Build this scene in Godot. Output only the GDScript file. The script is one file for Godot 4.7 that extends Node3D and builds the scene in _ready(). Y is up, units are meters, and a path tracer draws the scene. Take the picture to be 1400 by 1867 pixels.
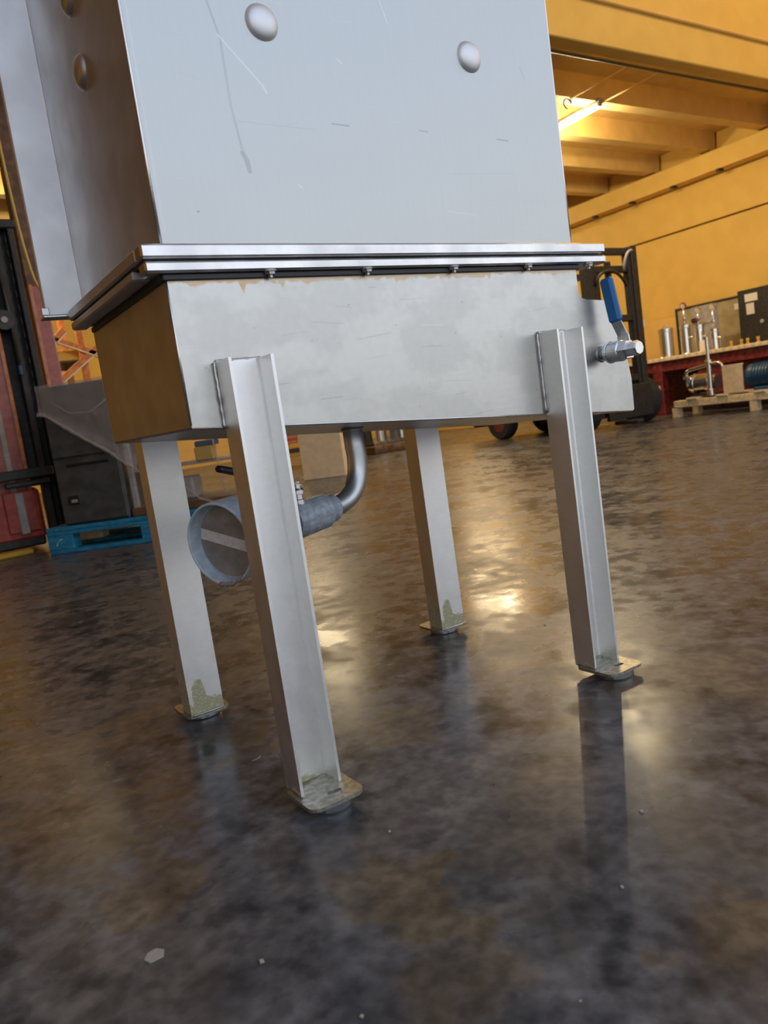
extends Node3D

# ---------------------------------------------------------------- helpers
var M := {}
var used := {}
var rng := RandomNumberGenerator.new()
var lamp_count := 0

func numbered(called: String) -> String:
	var n: int = used.get(called, 0)
	used[called] = n + 1
	return called if n == 0 else "%s_%03d" % [called, n]

func tag(o: Node, label: String, category: String, group := "") -> void:
	o.set_meta("label", label)
	o.set_meta("category", category)
	if group != "":
		o.set_meta("group", group)

func thing(called: String, at: Vector3, label: String, category: String, group := "", turn := 0.0) -> Node3D:
	var o := Node3D.new()
	o.name = numbered(called)
	add_child(o)
	o.position = at
	o.rotation.y = turn
	tag(o, label, category, group)
	return o

func struct_node(called: String, at := Vector3.ZERO) -> Node3D:
	var o := Node3D.new()
	o.name = called
	add_child(o)
	o.position = at
	o.set_meta("kind", "structure")
	return o

func part(called: String, mesh: Mesh, mat: Material, parent: Node, at := Vector3.ZERO, turn := Vector3.ZERO) -> MeshInstance3D:
	var o := MeshInstance3D.new()
	o.name = called
	o.mesh = mesh
	if mat:
		o.material_override = mat
	parent.add_child(o, true)
	o.position = at
	o.rotation = turn
	return o

# ---- mesh makers
func tri(st: SurfaceTool, a: Vector3, b: Vector3, c: Vector3, out: Vector3) -> void:
	var n := (b - a).cross(c - a)
	if n.length_squared() < 1e-16:
		return
	if n.dot(out) > 0.0:
		var t := b
		b = c
		c = t
	for v in [a, b, c]:
		st.add_vertex(v)

func quad(st: SurfaceTool, a: Vector3, b: Vector3, c: Vector3, d: Vector3, out: Vector3) -> void:
	tri(st, a, b, c, out)
	tri(st, a, c, d, out)

var box_cache := {}
# a box whose twelve edges are chamfered; centred on its origin
func box(s: Vector3, bevel := 0.004) -> ArrayMesh:
	var key := [s, bevel]
	if box_cache.has(key):
		return box_cache[key]
	var st := SurfaceTool.new()
	st.begin(Mesh.PRIMITIVE_TRIANGLES)
	st.set_smooth_group(-1)
	add_box(st, Vector3.ZERO, s, bevel)
	st.generate_normals()
	var m := st.commit()
	box_cache[key] = m
	return m

func add_box(st: SurfaceTool, at: Vector3, s: Vector3, bevel := 0.004, basis := Basis()) -> void:
	var h := s / 2.0
	var b: float = minf(bevel, minf(h.x, minf(h.y, h.z)) * 0.7)
	var q := func(v: Vector3) -> Vector3: return at + basis * v
	for ax in 3:
		for sg in [-1.0, 1.0]:
			var i := (ax + 1) % 3
			var j := (ax + 2) % 3
			var pts := []
			for k in [[-1, -1], [1, -1], [1, 1], [-1, 1]]:
				var v := Vector3.ZERO
				v[ax] = sg * h[ax]
				v[i] = k[0] * (h[i] - b)
				v[j] = k[1] * (h[j] - b)
				pts.append(q.call(v))
			var o := Vector3.ZERO
			o[ax] = sg
			quad(st, pts[0], pts[1], pts[2], pts[3], basis * o)
	if b <= 0.0:
		return
	for ax in 3:
		var i := (ax + 1) % 3
		var j := (ax + 2) % 3
		for si in [-1.0, 1.0]:
			for sj in [-1.0, 1.0]:
				var pts := []
				for k in [[-1, 0], [1, 0], [1, 1], [-1, 1]]:
					var v := Vector3.ZERO
					v[ax] = k[0] * (h[ax] - b)
					v[i] = si * (h[i] - (b if k[1] == 1 else 0.0))
					v[j] = sj * (h[j] - (0.0 if k[1] == 1 else b))
					pts.append(q.call(v))
				var o := Vector3.ZERO
				o[i] = si
				o[j] = sj
				quad(st, pts[0], pts[1], pts[2], pts[3], basis * o)
	for sx in [-1.0, 1.0]:
		for sy in [-1.0, 1.0]:
			for sz in [-1.0, 1.0]:
				var a := Vector3(sx * h.x, sy * (h.y - b), sz * (h.z - b))
				var c := Vector3(sx * (h.x - b), sy * h.y, sz * (h.z - b))
				var d := Vector3(sx * (h.x - b), sy * (h.y - b), sz * h.z)
				tri(st, q.call(a), q.call(c), q.call(d), basis * Vector3(sx, sy, sz))

func start(smooth := false) -> SurfaceTool:
	var st := SurfaceTool.new()
	st.begin(Mesh.PRIMITIVE_TRIANGLES)
	st.set_smooth_group(0 if smooth else -1)
	return st

func done(st: SurfaceTool) -> ArrayMesh:
	st.generate_normals()
	return st.commit()

# polygon in XY pushed along z0..z1; caps carry uv (x, -y) in metres and are surface 0, the sides are surface 1
func extrude(poly: PackedVector2Array, z0: float, z1: float, cap_mat: Material = null, side_mat: Material = null, smooth_sides := false) -> ArrayMesh:
	var idx := Geometry2D.triangulate_polygon(poly)
	var am := ArrayMesh.new()
	var st := start()
	for i in range(0, idx.size(), 3):
		for zz in [[z0, -1.0], [z1, 1.0]]:
			var a := poly[idx[i]]
			var b := poly[idx[i + 1]]
			var c := poly[idx[i + 2]]
			var n := (b - a).cross(c - a)
			if n * zz[1] > 0.0:
				var t := b
				b = c
				c = t
			for v: Vector2 in [a, b, c]:
				st.set_uv(Vector2(v.x, -v.y))
				st.add_vertex(Vector3(v.x, v.y, zz[0]))
	st.generate_normals()
	st.commit(am)
	var area := 0.0
	for i in poly.size():
		area += poly[i].cross(poly[(i + 1) % poly.size()])
	var sg := 1.0 if area > 0.0 else -1.0
	st = start(smooth_sides)
	var along := 0.0
	for i in poly.size():
		var a := poly[i]
		var b := poly[(i + 1) % poly.size()]
		var e := b - a
		var o := Vector3(e.y, -e.x, 0) * sg
		var l := e.length()
		var p := [Vector3(a.x, a.y, z0), Vector3(b.x, b.y, z0), Vector3(b.x, b.y, z1), Vector3(a.x, a.y, z1)]
		var uv := [Vector2(along, z0), Vector2(along + l, z0), Vector2(along + l, z1), Vector2(along, z1)]
		var order := [0, 1, 2, 0, 2, 3]
		if ((p[1] - p[0]) as Vector3).cross(p[2] - p[0]).dot(o) > 0.0:
			order = [0, 2, 1, 0, 3, 2]
		for k in order:
			st.set_uv(uv[k])
			st.add_vertex(p[k])
		along += l
	st.generate_normals()
	st.commit(am)
	if cap_mat:
		am.surface_set_material(0, cap_mat)
	if side_mat:
		am.surface_set_material(1, side_mat)
	return am

func lathe(profile: Array, seg := 24, smooth := false) -> ArrayMesh:   # profile: Vector2(radius, height), round Y
	var st := start(smooth)
	add_lathe(st, profile, Transform3D(), seg)
	return done(st)

func add_lathe(st: SurfaceTool, profile: Array, t: Transform3D, seg := 24) -> void:
	for i in profile.size() - 1:
		var p: Vector2 = profile[i]
		var q: Vector2 = profile[i + 1]
		var e := q - p
		for k in seg:
			var a0 := TAU * k / seg
			var a1 := TAU * (k + 1) / seg
			var d0 := Vector3(cos(a0), 0, sin(a0))
			var d1 := Vector3(cos(a1), 0, sin(a1))
			var up := Vector3.UP
			var o := (d0 + d1).normalized() * e.y - up * e.x
			quad(st, t * (d0 * p.x + up * p.y), t * (d1 * p.x + up * p.y), t * (d1 * q.x + up * q.y), t * (d0 * q.x + up * q.y), t.basis * o)

func tube(points: Array, r: float, seg := 12, caps := true, jitter := 0.0) -> ArrayMesh:
	var st := start(true)
	add_tube(st, points, r, seg, caps, jitter)
	return done(st)

func add_tube(st: SurfaceTool, points: Array, r: float, seg := 12, caps := true, jitter := 0.0) -> void:
	var rings := []
	var n: Vector3 = Vector3.UP
	for i in points.size():
		var d: Vector3 = (points[mini(i + 1, points.size() - 1)] - points[maxi(i - 1, 0)]).normalized()
		n = (n - d * n.dot(d))
		if n.length() < 0.05:
			n = Vector3.RIGHT - d * d.x
			if n.length() < 0.05:
				n = Vector3.BACK - d * d.z
		n = n.normalized()
		var b := d.cross(n)
		var rr := r * (1.0 + jitter * (rng.randf() * 2.0 - 1.0))
		var ring := []
		for k in seg:
			var a := TAU * k / seg
			ring.append(points[i] + (n * cos(a) + b * sin(a)) * rr)
		rings.append(ring)
	for i in rings.size() - 1:
		for k in seg:
			var k2 := (k + 1) % seg
			var mid: Vector3 = (rings[i][k] + rings[i][k2] + rings[i + 1][k] + rings[i + 1][k2]) / 4.0
			quad(st, rings[i][k], rings[i][k2], rings[i + 1][k2], rings[i + 1][k], mid - (points[i] + points[i + 1]) / 2.0)
	if caps:
		for e in [[0, 1], [points.size() - 1, points.size() - 2]]:
			var out: Vector3 = points[e[0]] - points[e[1]]
			for k in seg:
				tri(st, points[e[0]], rings[e[0]][k], rings[e[0]][(k + 1) % seg], out)

func rounded_rect(x0: float, y0: float, x1: float, y1: float, r: float, n := 4) -> PackedVector2Array:
	var o := PackedVector2Array()
	for c in [[x1 - r, y1 - r, 0.0], [x0 + r, y1 - r, 0.5], [x0 + r, y0 + r, 1.0], [x1 - r, y0 + r, 1.5]]:
		for k in n + 1:
			var a: float = PI * (c[2] + 0.5 * k / n)
			o.append(Vector2(c[0] + r * cos(a), c[1] + r * sin(a)))
	return o

func bez(a: Vector3, b: Vector3, c: Vector3, d: Vector3, n := 12) -> Array:
	var o := []
	for i in n + 1:
		o.append(a.bezier_interpolate(b, c, d, float(i) / n))
	return o

func aim_y(d: Vector3) -> Basis:      # a basis whose y axis points along d
	var y := d.normalized()
	var x := y.cross(Vector3.BACK if absf(y.z) < 0.9 else Vector3.UP).normalized()
	return Basis(x, y, x.cross(y))

# ---- materials
func lin(r: float, g: float, b: float) -> Color:
	return Color(r, g, b).linear_to_srgb()

func plain(col: Color, rough := 0.6, metal := 0.0) -> StandardMaterial3D:
	var m := StandardMaterial3D.new()
	m.albedo_color = col
	m.roughness = rough
	m.metallic = metal
	return m

func noise_tex(freq: float, sd: int, lo: Color, hi: Color, oct := 4, size := 512, p0 := 0.25, p1 := 0.75) -> NoiseTexture2D:
	var f := FastNoiseLite.new()
	f.seed = sd
	f.frequency = freq
	f.fractal_octaves = oct
	var t := NoiseTexture2D.new()
	t.width = size
	t.height = size
	t.seamless = true
	t.noise = f
	var g := Gradient.new()
	g.offsets = PackedFloat32Array([p0, p1])
	g.colors = PackedColorArray([lo, hi])
	t.color_ramp = g
	return t

func mottled(col: Color, vary: float, rough := 0.6, metal := 0.0, scale := 1.0, sd := 1, freq := 0.012) -> StandardMaterial3D:
	var m := plain(Color.WHITE, rough, metal)
	m.albedo_texture = noise_tex(freq, sd, col.darkened(vary), col.lightened(vary * 0.6))
	m.uv1_triplanar = true
	m.uv1_world_triplanar = true
	m.uv1_scale = Vector3.ONE * scale
	return m

func steel(lo: float, hi: float, r0: float, r1: float, sd: int, tint := Color(1, 0.995, 0.985)) -> StandardMaterial3D:
	var m := plain(Color.WHITE, 1.0, 1.0)
	m.albedo_texture = noise_tex(0.008, sd, lin(lo * tint.r, lo * tint.g, lo * tint.b), lin(hi * tint.r, hi * tint.g, hi * tint.b), 5)
	m.roughness_texture = noise_tex(0.01, sd + 7, Color(r0, r0, r0), Color(r1, r1, r1), 4)
	m.uv1_triplanar = true
	m.uv1_scale = Vector3.ONE * 2.3
	return m

func grey_noise(freq: float, sd: int, size: int, oct := 5) -> PackedByteArray:
	var f := FastNoiseLite.new()
	f.seed = sd
	f.frequency = freq
	f.fractal_octaves = oct
	return f.get_seamless_image(size, size).get_data()

func tex_from(data: PackedByteArray, w: int, h: int, fmt: int) -> ImageTexture:
	return ImageTexture.create_from_image(Image.create_from_data(w, h, false, fmt, data))

# ---------------------------------------------------------------- build
func _ready() -> void:
	rng.seed = 7
	set_camera()
	set_daylight()
	make_materials()
	build_hall()
	build_lamps()
	build_machine()
	build_left_background()
	build_middle_background()
	build_right_background()
	build_floor_bits()

func set_camera() -> void:
	var cam := Camera3D.new()
	cam.name = "camera"
	add_child(cam)
	cam.keep_aspect = Camera3D.KEEP_HEIGHT
	cam.transform = Transform3D(Basis(Vector3(0.82438, -0.14284, 0.54772), Vector3(0.18831, 0.98173, -0.02740), Vector3(-0.53380, 0.12573, 0.83621)).orthonormalized(), Vector3(-0.3793, 0.5, 0.8940))
	var lens := CameraAttributesPhysical.new()
	lens.frustum_focal_length = 17.994
	lens.frustum_focus_distance = 1.25
	lens.exposure_aperture = 6.0
	cam.attributes = lens
	cam.fov = 67.40
	cam.near = 0.03
	cam.far = 200.0
	cam.current = true

func set_daylight() -> void:
	var we := WorldEnvironment.new()
	we.name = "environment"
	var e := Environment.new()
	e.background_mode = Environment.BG_SKY
	var sky := Sky.new()
	var sm := ProceduralSkyMaterial.new()
	sm.sky_top_color = Color(0.74, 0.81, 0.93)
	sm.sky_horizon_color = Color(0.99, 0.98, 0.955)
	sm.sky_curve = 0.18
	sm.ground_bottom_color = Color(0.55, 0.54, 0.52)
	sm.ground_horizon_color = Color(0.80, 0.80, 0.80)
	sm.sky_energy_multiplier = 1.15
	sky.sky_material = sm
	e.sky = sky
	e.tonemap_mode = Environment.TONE_MAPPER_LINEAR
	e.tonemap_exposure = 1.25
	e.sdfgi_enabled = true
	e.ssao_enabled = true
	e.ssil_enabled = true
	we.environment = e
	add_child(we)

func make_materials() -> void:
	M.steel = steel(0.64, 0.72, 0.46, 0.52, 11)
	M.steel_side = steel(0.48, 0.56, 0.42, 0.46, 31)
	M.steel_bright = steel(0.58, 0.72, 0.20, 0.34, 51)
	M.dome = steel(0.72, 0.78, 0.52, 0.56, 55)
	M.steel_shiny = plain(lin(0.74, 0.73, 0.70), 0.22, 1.0)
	M.weld = steel(0.35, 0.60, 0.30, 0.50, 71)
	M.zinc = steel(0.56, 0.72, 0.34, 0.46, 91, Color(0.93, 0.97, 1.0))
	M.pvc = mottled(lin(0.33, 0.38, 0.41), 0.18, 0.45, 0.0, 9.0, 3)
	M.pvc_light = mottled(lin(0.50, 0.58, 0.64), 0.10, 0.42, 0.0, 9.0, 5)
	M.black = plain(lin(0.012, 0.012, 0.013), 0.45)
	M.rubber = plain(lin(0.018, 0.017, 0.017), 0.8)
	M.blue_grip = plain(lin(0.003, 0.135, 0.38), 0.42)
	M.wall = mottled(lin(0.75, 0.475, 0.10), 0.025, 0.75, 0.0, 0.45, 21)
	M.wall_pale = mottled(lin(0.74, 0.47, 0.13), 0.03, 0.8, 0.0, 0.45, 23)
	M.ceiling = mottled(lin(0.70, 0.47, 0.15), 0.04, 0.85, 0.0, 0.6, 25)
	M.joint = plain(lin(0.20, 0.13, 0.05), 0.9)
	M.yard = mottled(lin(0.56, 0.545, 0.52), 0.12, 0.9, 0.0, 0.5, 27)
	M.floor = floor_material()
	M.front = front_material()
	M.housing = housing_material()
	M.leg = leg_material(0.0, 41)
	M.leg_stained = leg_material(1.0, 43)
	M.plate = plate_material()
	M.red = mottled(lin(0.38, 0.040, 0.022), 0.12, 0.42, 0.0, 2.5, 61)
	M.orange = mottled(lin(0.55, 0.16, 0.035), 0.15, 0.5, 0.0, 2.0, 63)
	M.coral = mottled(lin(0.56, 0.17, 0.09), 0.1, 0.55, 0.0, 3.0, 64)
	M.bench_red = mottled(lin(0.17, 0.009, 0.007), 0.2, 0.45, 0.0, 2.0, 65)
	M.yellow = plain(lin(0.55, 0.33, 0.03), 0.5)
	M.blue_pallet = mottled(lin(0.005, 0.21, 0.38), 0.2, 0.62, 0.0, 4.0, 67)
	M.white_print = plain(lin(0.50, 0.62, 0.68), 0.7)
	M.pine = mottled(lin(0.80, 0.62, 0.37), 0.14, 0.7, 0.0, 3.0, 69)
	M.card = mottled(lin(0.72, 0.57, 0.36), 0.06, 0.85, 0.0, 2.0, 73)
	M.cabinet = mottled(lin(0.045, 0.048, 0.046), 0.12, 0.5, 0.0, 2.0, 75)
	M.dark = mottled(lin(0.011, 0.010, 0.009), 0.12, 0.6, 0.0, 3.0, 77)
	M.charcoal = mottled(lin(0.014, 0.012, 0.009), 0.12, 0.5, 0.0, 3.0, 79)
	M.brown_post = mottled(lin(0.13, 0.055, 0.018), 0.15, 0.6, 0.0, 2.0, 81)
	M.grey_paint = mottled(lin(0.36, 0.34, 0.31), 0.1, 0.5, 0.0, 2.0, 83)
	M.blue_motor = plain(lin(0.004, 0.055, 0.13), 0.45)
	M.paper = plain(lin(0.70, 0.66, 0.58), 0.8)
	M.gauge_red = plain(lin(0.30, 0.02, 0.02), 0.5)
	M.board = mottled(lin(0.36, 0.29, 0.15), 0.08, 0.35, 0.0, 1.0, 85)
	M.film = plain(Color(0.74, 0.70, 0.66, 0.34), 0.34)
	M.film.transparency = BaseMaterial3D.TRANSPARENCY_ALPHA
	M.film.cull_mode = BaseMaterial3D.CULL_DISABLED
	M.film_thin = plain(Color(0.80, 0.78, 0.74, 0.12), 0.3)
	M.film_thin.transparency = BaseMaterial3D.TRANSPARENCY_ALPHA
	M.film_thin.cull_mode = BaseMaterial3D.CULL_DISABLED
	M.chip = plain(lin(0.33, 0.31, 0.28), 0.7)
	M.tube = plain(Color(1, 0.95, 0.8), 0.4)
	M.tube.emission_enabled = true
	M.tube.emission = Color(1.0, 0.90, 0.62)
	M.tube.emission_energy_multiplier = 8.0
	M.disc_grey = mottled(lin(0.24, 0.21, 0.17), 0.1, 0.4, 0.0, 6.0, 87)
	M.stripe = mottled(lin(0.66, 0.62, 0.55), 0.1, 0.6, 0.0, 12.0, 88)
	M.crust = mottled(lin(0.36, 0.27, 0.23), 0.45, 0.9, 0.0, 30.0, 89, 0.03)
	M.hose = plain(lin(0.50, 0.34, 0.07), 0.5)

# worn, once-polished concrete: grey trowel mottling, dark tyre and oil film, rust-brown spills where the photograph shows them
func floor_material() -> StandardMaterial3D:
	var n := 2048
	var size := 5.0
	var a := grey_noise(0.0028, 1, n, 5)
	var b := grey_noise(0.007, 2, n, 7)
	var c := grey_noise(0.030, 3, n, 6)
	var veins := FastNoiseLite.new()
	veins.seed = 8
	veins.frequency = 0.012
	veins.fractal_type = FastNoiseLite.FRACTAL_RIDGED
	veins.fractal_octaves = 5
	var v4 := veins.get_seamless_image(n, n).get_data()
	var blotch := PackedFloat32Array()
	var brown := PackedFloat32Array()
	blotch.resize(n * n)
	brown.resize(n * n)
	# x, z, radius, strength: outlines broken up by the noise below
	var browns := [[-0.01, 0.25, 0.07, 1.0], [-0.11, -0.26, 0.16, 0.8], [-0.24, -0.26, 0.14, 0.9], [-0.20, 0.05, 0.06, 0.9], [-0.16, -0.42, 0.14, 0.8], [-0.05, 0.38, 0.06, 0.7], [0.16, 0.49, 0.09, 0.9], [-0.30, -0.17, 0.08, 0.7], [0.22, -0.13, 0.07, 0.7], [0.35, -0.53, 0.10, 0.7], [0.29, 0.16, 0.06, 0.5], [1.05, -0.69, 0.28, 0.6], [0.62, 0.15, 0.14, 0.8], [0.55, -0.75, 0.2, 0.5], [1.6, -1.2, 0.35, 0.5]]
	var darks := [[0.17, 0.32, 0.07, 0.8], [0.19, 0.22, 0.07, 0.7], [-0.19, 0.23, 0.05, 0.8], [0.12, 0.39, 0.07, 0.9], [0.02, 0.10, 0.06, 0.6], [0.10, 0.26, 0.05, 0.8], [-0.11, 0.36, 0.08, 0.7], [0.50, 0.11, 0.08, 0.9], [0.02, -0.36, 0.07, 0.9], [-0.05, 0.09, 0.05, 0.6], [0.30, 0.40, 0.1, 0.6]]
	for pass_list in [[browns, brown], [darks, blotch]]:
		var target: PackedFloat32Array = pass_list[1]
		for s in pass_list[0]:
			var cx := int((s[0] / size + 0.5) * n)
			var cy := int((s[1] / size + 0.5) * n)
			var rr := int(s[2] / size * n * 1.7)
			var inv: float = 1.0 / (s[2] / size * n)
			for y in range(cy - rr, cy + rr):
				for x in range(cx - rr, cx + rr):
					var i := y * n + x
					var d := sqrt(float((x - cx) * (x - cx) + (y - cy) * (y - cy))) * inv
					var v: float = clampf((1.0 - d + (b[i] - 128) * 0.013 + (c[i] - 128) * 0.006) * 2.2, 0.0, 1.0) * s[3]
					target[i] = maxf(target[i], v)
		if pass_list[1] == brown:
			brown = target
		else:
			blotch = target
	var col := PackedByteArray()
	col.resize(n * n * 3)
	var rough := PackedByteArray()
	rough.resize(n * n)
	var lut := PackedByteArray()
	lut.resize(1024)
	for i in 1024:
		lut[i] = int(clampf(Color(i / 1023.0 * 0.5, 0, 0).linear_to_srgb().r, 0, 1) * 255.0)
	for i in n * n:
		var fa := a[i] / 255.0
		var fb := b[i] / 255.0
		var fc := c[i] / 255.0
		var fv := v4[i] / 255.0
		var worn := clampf((fb * 0.6 + fc * 0.4 - 0.33) * 3.0, 0.0, 1.0)      # trowelled skin against worn-through patches
		var g := 0.082 + 0.056 * worn + 0.095 * (fc - 0.5) + 0.030 * clampf((fv - 0.62) * 4.0, 0.0, 1.0) * worn
		g *= 1.0 - 0.28 * clampf((0.42 - fc) * 7.0, 0.0, 1.0) * clampf((0.55 - fb) * 5.0, 0.0, 1.0)
		var br: float = maxf(brown[i] * (0.85 + 0.8 * (fc - 0.3)), clampf((fa - 0.50) * 2.2 + (fb - 0.5) * 1.6 + (fc - 0.5) * 1.4, 0.0, 1.0) * 0.5)
		var dk: float = blotch[i] * (0.55 + 1.1 * (fc - 0.3))
		g = maxf(g, 0.02) * (1.0 - 0.55 * clampf(dk, 0.0, 1.0))
		br = minf(br, 1.0)
		var r := lerpf(g * 0.97, g * 0.97 + 0.003, br)
		var gg := lerpf(g * 0.99, g * 0.82 + 0.001, br)
		var bb := lerpf(g * 1.07, g * 0.62, br)
		col[i * 3] = lut[clampi(int(r * 2046.0), 0, 1023)]
		col[i * 3 + 1] = lut[clampi(int(gg * 2046.0), 0, 1023)]
		col[i * 3 + 2] = lut[clampi(int(bb * 2046.0), 0, 1023)]
		rough[i] = clampi(int((0.22 + 0.14 * worn * (0.5 + fc) + 0.10 * (fa - 0.5)) * 255.0), 30, 200)
	var m := plain(Color.WHITE, 1.0)
	m.albedo_texture = tex_from(col, n, n, Image.FORMAT_RGB8)
	m.roughness_texture = tex_from(rough, n, n, Image.FORMAT_L8)
	m.detail_enabled = true
	m.detail_blend_mode = BaseMaterial3D.BLEND_MODE_MUL
	m.detail_uv_layer = BaseMaterial3D.DETAIL_UV_2
	m.detail_albedo = noise_tex(0.016, 5, Color(0.80, 0.80, 0.80), Color(1, 1, 1), 9, 1024, 0.20, 0.72)
	m.metallic_specular = 0.27
	return m

# front sheet of the lower tank: cleaned patches, brown water line under the flange with runs, small knocks
func front_material() -> StandardMaterial3D:
	var w := 1024
	var h := 384
	var x0 := -0.06
	var wm := 0.88
	var y1 := 0.73
	var hm := 0.33
	var big := FastNoiseLite.new()
	big.seed = 4
	big.frequency = 0.006
	big.fractal_octaves = 4
	var fine := FastNoiseLite.new()
	fine.seed = 9
	fine.frequency = 0.05
	var brush := FastNoiseLite.new()
	brush.seed = 12
	brush.frequency = 0.02
	var col := PackedByteArray()
	col.resize(w * h * 3)
	var rgh := PackedByteArray()
	rgh.resize(w * h)
	var met := PackedByteArray()
	met.resize(w * h)
	for y in h:
		for x in w:
			var px := x0 + wm * x / w
			var py := y1 - hm * y / h
			var b := big.get_noise_2d(x, y * 1.4)
			var f := fine.get_noise_2d(x, y)
			var s := brush.get_noise_2d(x * 0.25, y * 4.0)
			var patch := smoothstep(-0.25, 0.25, b + 0.15 * f)
			var v := 0.52 + 0.034 * patch + 0.018 * f + 0.02 * s
			var c := Vector3(v, v * 0.99, v * 0.93)
			var rough := 0.40 - 0.02 * patch + 0.03 * s
			# brown tide line where rinse water dried below the flange, with a few runs
			var edge := 0.6925 + 0.006 * big.get_noise_2d(x * 2.0, 400) + 0.004 * f
			for run in [[0.055, 0.012], [0.112, 0.008], [0.30, 0.006], [0.48, 0.008]]:
				var d: float = absf(px - run[0])
				if d < 0.006:
					edge -= run[1] * (1.0 - d / 0.006)
			var t := smoothstep(edge - 0.0015, edge + 0.0015, py) * (0.45 + 0.25 * b)
			c = c.lerp(Vector3(0.50, 0.33, 0.16), clampf(t * 1.35, 0, 1))
			rough += 0.08 * t
			var i := y * w + x
			col[i * 3] = int(Color(c.x, 0, 0).linear_to_srgb().r * 255.0)
			col[i * 3 + 1] = int(Color(c.y, 0, 0).linear_to_srgb().r * 255.0)
			col[i * 3 + 2] = int(Color(c.z, 0, 0).linear_to_srgb().r * 255.0)
			rgh[i] = clampi(int(rough * 255.0), 0, 255)
			met[i] = 255
	# fine handling scratches, mostly level
	for k in 60:
		var sx := rng.randi_range(10, w - 90)
		var sy := rng.randi_range(50, h - 10)
		var ln := rng.randi_range(8, 70)
		var tilt := rng.randf_range(-0.12, 0.12)
		var f2 := rng.randf_range(0.86, 1.10)
		for j in ln:
			var i := clampi(sy + int(j * tilt), 0, h - 1) * w + sx + j
			for q in 3:
				col[i * 3 + q] = mini(255, int(col[i * 3 + q] * f2))
	# knocks and specks
	for k in 26:
		var sx := rng.randi_range(20, w - 20)
		var sy := rng.randi_range(60, h - 30)
		for j in rng.randi_range(1, 5):
			var i := (sy + rng.randi_range(-1, 1)) * w + sx + j
			for q in 3:
				col[i * 3 + q] = int(col[i * 3 + q] * 0.72)
	var m := plain(Color.WHITE, 1.0, 1.0)
	m.albedo_texture = tex_from(col, w, h, Image.FORMAT_RGB8)
	m.roughness_texture = tex_from(rgh, w, h, Image.FORMAT_L8)
	m.uv1_scale = Vector3(1.0 / wm, 1.0 / hm, 1)
	m.uv1_offset = Vector3(-x0 / wm, y1 / hm, 0)
	return m

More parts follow.
